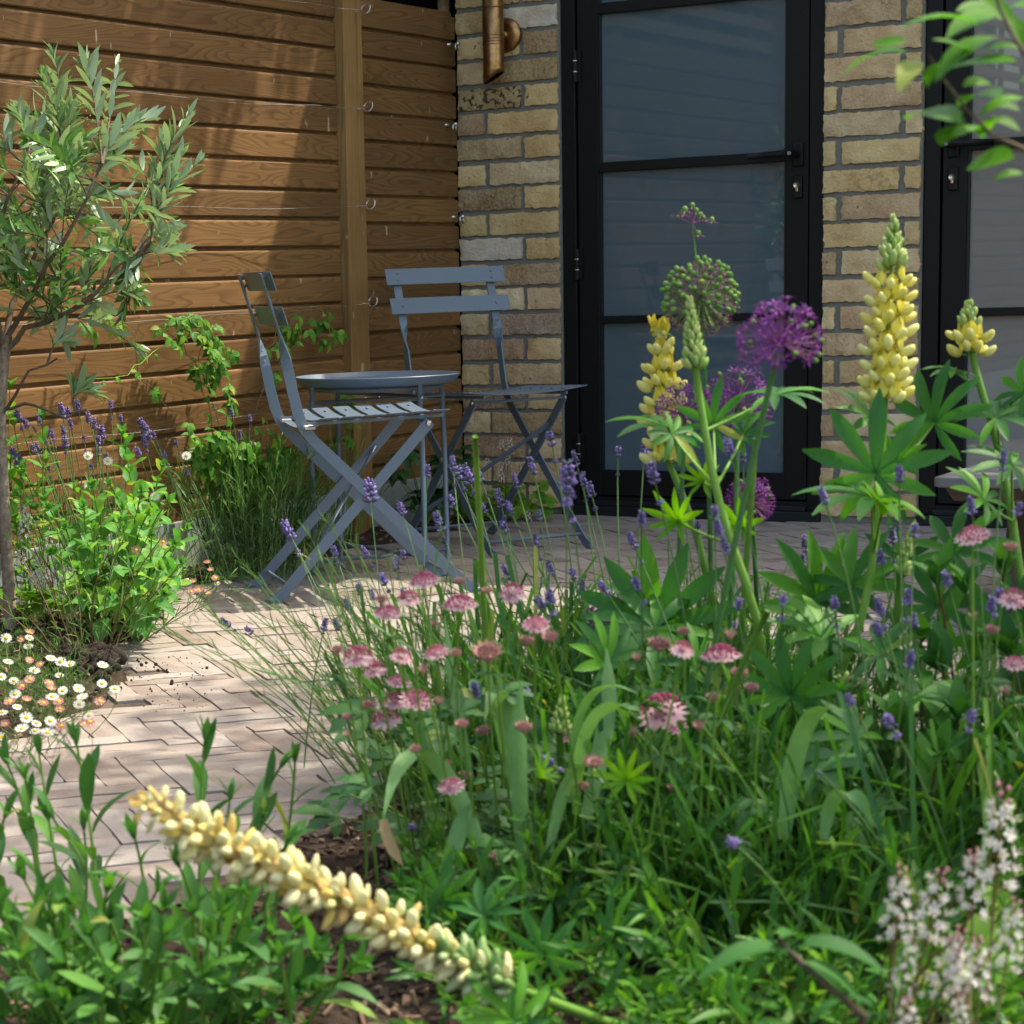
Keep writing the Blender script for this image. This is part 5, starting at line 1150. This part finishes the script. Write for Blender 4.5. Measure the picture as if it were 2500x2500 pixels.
lf = thing('lupin_plant', 'low lupin leaves over bare mulch behind the fallen lupin', 'plant', (2.18, -4.0, 0), 'lupin leaf clumps')
lup_leaves(lf, [(1080, 2195, 2.3, 125, .2, 1, .35, 'lupin'), (1030, 2230, 2.3, 100, -1, .2, .2, 'lupin'), (1180, 2240, 2.25, 130, .8, .4, .3, 'lupin'), (1250, 2490, 2.0, 170, -.2, .7, .15, 'lupin'), (1330, 2330, 2.15, 130, .1, 1, .15, 'lupin'), (1500, 2280, 2.2, 130, .4, .8, .1, 'lupin')])

# ------------------------------------------------------------------ astrantia
AS = '''947,1502,68 999,1465,60 1036,1425,74 1123,1482,82 1122,1425,36 1191,1448,38 1251,1448,62 1309,1529,62 1345,1563,52 1285,1573,52 874,1607,78 824,1593,42 915,1637,58 979,1603,54 1066,1597,58 1113,1600,38 1191,1607,92 1036,1644,30 974,1670,58 965,1714,64 1016,1714,78 898,1735,58 942,1758,74 848,1758,38 1070,1721,30 1130,1775,44 1181,1792,48 1278,1785,58 1016,1835,38 1083,1876,52 930,1470,40 1060,1530,26 850,1800,24 1134,1901,44 1103,1923,62 1205,2099,24|
1609,1586,78 1670,1549,44 1666,1586,54 1760,1607,92 1804,1654,58 1834,1687,48 1555,1613,28 1616,1738,112 1646,1775,58 1740,1711,48 1707,1782,34 1542,1798,34 1444,1866,54 1383,1792,54 1420,1927,48 1455,1870,52 1504,2050,34 1460,2077,24 1623,2134,54 1780,1560,34 1640,1930,36 1500,2060,26|
2375,1314,78 2466,1344,48 2472,1462,64 2378,1512,28 2476,1623,54 2459,1694,32 2420,1545,44'''
ABASE = [(2.10, -3.78), (2.30, -3.90), (2.72, -3.62)]
ALAB = ['astrantia with many pink pincushion flowers beside the brick path', 'astrantia with pink pincushion flowers in the middle of the bed', 'astrantia with a few pink flowers below the low grey table']
for bi, (blk, bs, lb) in enumerate(zip(AS.split('|'), ABASE, ALAB)):
    root = thing('astrantia_plant', lb, 'flower', V((*bs, 0)), 'astrantia plants'); inv = wm(root).inverted(); items = []
    for it in re.split(r'\s+', blk.strip()):
        u, v, px = (float(x) for x in it.split(',')); t = R(2.25, 2.6) if bi < 2 else R(2.3, 2.5); c = at(u, v, t); s = px * t / FPX * 0.60
        me = random.choice(AST[:2]) if px > 52 and random.random() < .75 else (AST[2] if px > 34 else ASTB)
        b = V((*bs, 0)).lerp(V((c.x, c.y, 0)), .6) + V((G(0, .03), G(0, .03), 0)); pts = upstem(b, c, 8, .45, .012); stem_obj(root, pts, .0019, .0011, 'stem_green', 'stem', 5)
        nrm = (UPZ + (CAM - c).normalized() * .35 + rdir() * .25).normalized(); q = UPZ.rotation_difference(nrm) @ Quaternion(UPZ, R(0, 6.28))
        o = bpy.data.objects.new('flower', me); COL.objects.link(o); o.parent = root; o.matrix_basis = inv @ Matrix.LocRotScale(c, q, V((s, s, s)))
        if random.random() < .6:
            p, _ = path_at(pts, R(.55, .85)); items.append((LF['astr'][0], frame(p, V((G(0, 1), G(0, 1), .2)), UPZ + rdir() * .3, R(.025, .045))))
    for i in range(50 if bi < 2 else 24):
        c = V((bs[0] + G(0, .12), bs[1] + G(0, .12), R(.05, .20))); stem_obj(root, upstem(V((bs[0] + (c.x - bs[0]) * .4, bs[1] + (c.y - bs[1]) * .4, 0)), c, 5), .0014, .001, 'stem_green', 'leaf_stalk', 4)
        items.append((LF['astr'][0], frame(c, V((c.x - bs[0], c.y - bs[1], .03)) + rdir() * .05, UPZ + (CAM - c).normalized() * .4, R(.04, .065))))
    scatter(root, 'leaf', items, 150)

# ------------------------------------------------------------------ strap leaves of the alliums
st = thing('strap_leaf_plant', 'grey green strap leaves arching over in the middle of the bed', 'plant', (2.18, -3.55, 0))
def strap(pp, w, mat='strap_leaf', root=st):
    P3 = [at(*p) for p in pp]; q = []
    for i in range(len(P3) - 1): q += [P3[i].lerp(P3[i + 1], s) for s in (0, .33, .67)]
    q.append(P3[-1])
    for it in range(3): q = [q[0]] + [(q[i - 1] + q[i] * 2 + q[i + 1]) / 4 for i in range(1, len(q) - 1)] + [q[-1]]
    k = len(q); vs = []; fs = []; side0 = RGT + FWD * R(-.7, .7)
    for i, p in enumerate(q):
        s = i / (k - 1); tg = (q[min(i + 1, k - 1)] - q[max(i - 1, 0)]).normalized(); sd = (side0 - tg * side0.dot(tg)).normalized(); nn = tg.cross(sd)
        ww = w * .5 * min(1, (1 - s) * 3.2 + .04) * min(1, .6 + s * 2); vs += [p - sd * ww + nn * ww * .3, p, p + sd * ww + nn * ww * .3]
    for i in range(k - 1):
        for j in range(2): a = i * 3 + j; fs.append((a, a + 1, a + 4, a + 3))
    return MB().add(vs, fs).build('leaf', mat, root, True)
for pp, w in [([(1395, 1960, 2.5), (1400, 1780, 2.48), (1440, 1690, 2.46), (1500, 1668, 2.44), (1560, 1695, 2.42)], .011), ([(1405, 1990, 2.45), (1410, 1830, 2.42), (1450, 1735, 2.4), (1520, 1715, 2.38), (1600, 1745, 2.36)], .013), ([(1300, 2050, 2.5), (1250, 1880, 2.5), (1235, 1760, 2.5), (1225, 1690, 2.48), (1195, 1690, 2.46), (1185, 1760, 2.44)], .018),
              ([(1280, 2100, 2.45), (1265, 1850, 2.45), (1272, 1660, 2.45)], .02), ([(1060, 2250, 2.35), (1095, 2120, 2.38), (1130, 2000, 2.4), (1150, 1960, 2.4)], .019), ([(1430, 2000, 2.5), (1470, 1820, 2.52), (1490, 1700, 2.54), (1480, 1580, 2.56)], .02), ([(1200, 2150, 2.4), (1130, 1950, 2.4), (1060, 1850, 2.4), (1010, 1830, 2.38), (960, 1890, 2.36), (935, 2000, 2.34)], .019),
              ([(1915, 2050, 2.4), (1935, 1880, 2.4), (1965, 1770, 2.38), (2010, 1725, 2.36), (2065, 1735, 2.34)], .022), ([(2010, 2050, 2.3), (2020, 1960, 2.3), (2060, 1930, 2.28), (2110, 1950, 2.26), (2130, 2020, 2.26)], .015), ([(1620, 2050, 2.5), (1640, 1850, 2.5), (1700, 1800, 2.48), (1760, 1860, 2.46)], .013), ([(1340, 2080, 2.4), (1380, 1900, 2.4), (1440, 1850, 2.38), (1480, 1920, 2.36)], .014), ([(1560, 1900, 2.6), (1600, 1740, 2.6), (1640, 1640, 2.6)], .014), ([(1080, 1950, 2.6), (1010, 1750, 2.6), (960, 1560, 2.6)], .012), ([(1150, 1900, 2.6), (1110, 1700, 2.6), (1085, 1500, 2.62)], .012), ([(1240, 1900, 2.7), (1200, 1700, 2.7), (1170, 1560, 2.7)], .012)]:
    strap(pp, w)
strap([(935, 2000, 2.34), (950, 2060, 2.33), (985, 2115, 2.32)], .012, 'dry_leaf')

# ------------------------------------------------------------------ leafy plants filling the bed
def stemmy(name, label, base, tipspec, tmpl, size, gap, mat='stem_green', limit=220, r0=.0022, angle=.7, opp=False, flat=.35, top=.6, low=.85, group=None):
    root = thing(name, label, 'plant', V((base[0], base[1], 0)), group); items = []
    for (u, v, t) in tipspec:
        tip = at(u, v, t); b = V((base[0], base[1], 0)).lerp(V((tip.x, tip.y, 0)), .75) + V((G(0, .02), G(0, .02), 0))
        if tip.z < .03: continue
        pts = upstem(b, tip, 8, .5, .012); stem_obj(root, pts, r0, r0 * .6, mat, 'stem', 5); leafy(pts, tmpl, items, size * R(.85, 1.15), .10, .98, max(4, int(tip.z / gap)), opp, angle, top, 1, low, True, .35, flat)
    scatter(root, 'leaf', items, limit); return root
wl = [(20, 1870, 2.6), (95, 1840, 2.6), (62, 1905, 2.55), (188, 1822, 2.55), (205, 2030, 2.4), (330, 2050, 2.35), (500, 1815, 2.55), (560, 1960, 2.4), (680, 1880, 2.45), (720, 1860, 2.5), (640, 2000, 2.4), (10, 2000, 2.5), (130, 2000, 2.4), (260, 2180, 2.25), (380, 2180, 2.2), (60, 2150, 2.3), (150, 2230, 2.2), (440, 2120, 2.3), (600, 2120, 2.3), (530, 2230, 2.2), (700, 2060, 2.4)]
wl += [(R(-40, 620), R(2180, 2480), R(1.95, 2.25)) for i in range(60)] + [(R(560, 900), R(2230, 2430), R(2.0, 2.2)) for i in range(12)]
stemmy('wallflower_plant', 'leafy wallflower stems without flowers in the corner by the path', (1.90, -4.28), wl, LF['wall'], .064, .027, 'stem_green', 300, .0024, .75, False, .3)
rt_ = []
for i in range(210):
    u = R(1480, 2520); v = R(1900, 2520); rt_.append((u, v, 2.55 - (v - 1900) / 620 * .55 + G(0, .06)))
stemmy('lance_leaf_plant', 'mass of narrow bright green leaves filling the corner of the bed', (2.50, -3.95), rt_, LF['phlox'], .062, .018, 'stem_green', 300, .0018, .6, False, .3)
rt_ = [(R(960, 1560), R(2000, 2520), 2.4) for i in range(95)]; rt_ = [(u, v, 2.5 - (v - 1950) / 620 * .5 + G(0, .05)) for u, v, t in rt_]
stemmy('lance_leaf_plant', 'narrow leaved green plant round the astrantia stems', (2.25, -3.95), rt_, LF['phlox'], .054, .020, 'stem_green', 160, .0018, .75, False, .3)
rt_ = [(R(1500, 2150), R(1650, 1950), R(2.5, 2.8)) for i in range(46)]
stemmy('lance_leaf_plant', 'narrow leaved green plant between the lupin leaf clumps', (2.30, -3.62), rt_, LF['phlox'], .056, .022, 'stem_green', 160, .0018, .7, False, .3)
bl = [(2250, 1560, 2.7), (2300, 1640, 2.65), (2400, 1700, 2.6), (2470, 1600, 2.65), (2340, 1760, 2.55), (2440, 1800, 2.5), (2290, 1850, 2.45), (2380, 1880, 2.45), (2490, 1900, 2.4), (2200, 1780, 2.55), (2450, 1400, 2.7), (2360, 1450, 2.7), (2500, 1500, 2.65), (2290, 1430, 2.75)]
stemmy('broad_leaf_plant', 'dark glossy broad leaved plant at the edge of the bed', (2.66, -3.50), bl, LF['broad'], .078, .045, 'stem_red', 200, .0028, 1.0, False, .6, .8)
BLADE = [leafmesh('blade', 'phlox_leaf', 0.026, 0.3, 0.25, c, 7) for c in (0.15, 0.4, 0.7)]
def blades(label, cx, cy, rx, ry, n, L0, L1):
    items = []
    for i in range(n):
        a = R(0, 6.28); d = math.sqrt(R(0, 1)); p = V((cx + rx * d * math.cos(a), cy + ry * d * math.sin(a), 0.0)); dr = V((G(0, .35), G(0, .35), 1)).normalized()
        items.append((random.choice(BLADE), frame(p, dr, rdir() + V((0, 0, .2)), R(L0, L1))))
    o = bpy.data.objects.new('grassy_leaves', joined('grassy_leaves', items)); COL.objects.link(o); stuff(o); tag(o, label, 'grass')
blades('tuft of fine grassy leaves among the lavender stems', 2.06, -3.42, .28, .28, 900, .16, .34)
blades('tuft of fine grassy leaves among the narrow leaved plants', 2.48, -3.72, .36, .34, 900, .12, .30)
# foamflower in the front corner
fm = thing('foamflower_plant', 'foamflower with frothy white and pink spikes in the front corner of the bed', 'plant', (2.66, -4.18, 0)); inv = wm(fm).inverted(); items = []
for (u, v, sz, t) in [(2432, 2060, 1.3, 1.95), (2262, 2190, 1.15, 1.9), (2188, 2190, .95, 1.92), (2376, 2130, 1.0, 1.95), (2354, 2290, .7, 1.85), (2323, 2300, .6, 1.85), (2217, 2440, .8, 1.8), (2455, 2260, .9, 1.9), (2290, 2330, 1.0, 1.88), (2390, 2330, .9, 1.88), (2200, 2310, .7, 1.9), (2340, 2420, .6, 1.85)]:
    p = at(u, v, t); stem_obj(fm, upstem(V((2.66, -4.18, 0)).lerp(V((p.x, p.y, 0)), .5), p, 7, .5), .0014, .001, 'stem_red', 'stem', 4); s = sz * .82
    o = bpy.data.objects.new('flower_spike', random.choice(FOAM[::2])); COL.objects.link(o); o.parent = fm; o.matrix_basis = inv @ Matrix.LocRotScale(p - V((0, 0, .04)), Quaternion((1, G(0, .08), G(0, .08), R(0, 1))).normalized(), V((s, s, s)))
for i in range(14):
    p = V((2.72 + G(0, .08), -4.12 + G(0, .06), R(.03, .08))); items.append((LF['heuch'][0], frame(p, rdir() + V((0, 0, .2)), UPZ + (CAM - p).normalized() * .3, R(.03, .05))))
scatter(fm, 'leaf', items, 60)

# ------------------------------------------------------------------ trees: one beside the camera, one beyond the fence
def crown(root, lobes, n, size, tmpl, squash=.75, core=0.1):
    items = []
    for i in range(n):
        lc, lr = random.choice(lobes); d = rdir(); p = lc + V((d.x, d.y, d.z * squash)) * lr * (R(core, 1) ** .5)
        items.append((random.choice(tmpl), frame(p, rdir() + V((0, 0, -.3)), UPZ + rdir() * .6, size * R(.7, 1.25))))
    o = bpy.data.objects.new('crown', joined('crown', items)); COL.objects.link(o); adopt(o, root); stuff(o)
def tree(name, label, foot, fork, xs, ys, z, lr, n, size, r0, squash=.6):
    root = thing(name, label, 'tree', foot); f = V(foot); fork = V(fork)
    lb = [(V((x + R(-.08, .08), y + R(-.1, .1), z + R(-.2, .25))), lr * R(.85, 1.2)) for x in xs for y in ys]; crown(root, lb, n, size, LF['tree'], squash)
    MB().tube(upstem(f - V((0, 0, .1)), fork, 8, .3), [r0 * (1 - .06 * i) for i in range(9)], 9).build('trunk', 'bark_olive', root, True)
    for lc, lr in lb: MB().tube(bez(fork, fork.lerp(lc, .5) + V((0, 0, .08)), lc, 6), [r0 * .42 * (1 - .12 * i) for i in range(7)], 6).build('branch', 'bark_olive', root, True)
    return root, fork
tree('neighbour_tree', 'leafy tree beyond the fence overhanging the patio corner', (-0.75, -0.9, 0), (-.4, -.8, 2.75), (-.3, .1, .44), (-1.62, -1.2, -.75, -.3, .15), 3.2, .34, 15000, .085, .07)
rtree, fork = tree('garden_tree', 'leafy tree reaching in beside the doors with pale green oval leaves', (4.3, -3.0, 0), (3.6, -2.0, 2.6), (2.55, 3.05, 3.55, 4.05), (-2.45, -1.85, -1.2, -.55, .05), 3.2, .33, 6500, .085, .06)
# its low branch seen at the corner of the view
T1 = 1.75
low = bez(V((3.95, -2.55, 1.75)), V((3.35, -3.5, 1.5)), at(2640, 400, T1 + .05), 7)
MB().tube(low + [at(2520, 372, T1), at(2420, 330, T1), at(2355, 262, T1), at(2300, 190, T1), at(2265, 130, T1)], [.011, .010, .009, .0075, .006, .005, .004, .003, .0020, .0017, .0015, .0012, .0008], 7).build('branch', 'twig', rtree, True)
MB().tube([low[-1], at(2560, 200, T1 - .05), at(2480, 100, T1 - .05), at(2440, 20, T1 - .05), at(2420, -60, T1 - .05)], [.004, .0020, .0017, .0014, .001], 7).build('branch', 'twig', rtree, True)
items = []
for (u0, v0, u1, v1, up) in [(2210, 128, 2040, 128, .25), (2215, 100, 2120, 112, .5), (2440, 90, 2258, 140, .2), (2480, 150, 2300, 172, .3), (2390, 60, 2190, 5, .15), (2345, 300, 2195, 252, .3), (2350, 300, 2285, 335, .5), (2420, 290, 2500, 300, .4), (2475, 385, 2355, 412, .6), (2500, 425, 2420, 420, .4), (2400, 335, 2430, 280, .5), (2240, 150, 2195, 185, .5), (2460, 40, 2520, 120, .5), (2420, 10, 2330, 30, .4), (2500, 240, 2380, 250, .3), (2480, 60, 2380, -20, .5), (2490, 200, 2540, 180, .5), (2350, 210, 2440, 180, .5), (2470, 30, 2300, 60, .3), (2490, 120, 2370, 100, .3), (2380, 130, 2270, 95, .3), (2440, 240, 2330, 225, .3), (2490, 270, 2420, 240, .4), (2520, 20, 2440, -10, .4), (2320, 150, 2240, 175, .4), (2410, 320, 2310, 300, .3)]:
    a, b = at(u0, v0, T1 + R(-.04, .04)), at(u1, v1, T1 + R(-.05, .05)); items.append((random.choice(LF['tree']), frame(a, b - a, UPZ * (1 - up) + (CAM - a).normalized() * up, (b - a).length * .95)))
scatter(rtree, 'leaf', items, 60)
# low shrub twig in the front of the bed
T2 = 1.78; ls = thing('young_shrub', 'low woody shrub with oval leaves in front of the foamflower', 'shrub', grd(2120, 2500, 0.0).lerp(V((2.7, -4.45, 0)), .5)); items = []
MB().tube([ls.location, at(2110, 2480, T2), at(2000, 2390, T2), at(1925, 2320, T2), at(1900, 2290, T2)], [.004, .003, .0026, .002, .0014], 6).build('stem', 'twig', ls, True)
for (u0, v0, u1, v1, up) in [(1930, 2325, 1690, 2285, .25), (1925, 2310, 2200, 2285, .3), (1960, 2350, 2160, 2410, .3), (1930, 2320, 1830, 2350, .6), (2000, 2385, 1900, 2460, .4), (2060, 2430, 2200, 2480, .4), (1905, 2290, 1985, 2240, .5), (2330, 2400, 2240, 2440, .7), (2480, 2370, 2560, 2345, .5), (2050, 2440, 1950, 2500, .3)]:
    a, b = at(u0, v0, T2 + R(-.03, .03)), at(u1, v1, T2 + R(-.04, .04)); items.append((random.choice(LF['slim']), frame(a, b - a, UPZ * (1 - up * .6) + (CAM - a).normalized() * up * .6, (b - a).length * .9)))
scatter(ls, 'leaf', items, 60)
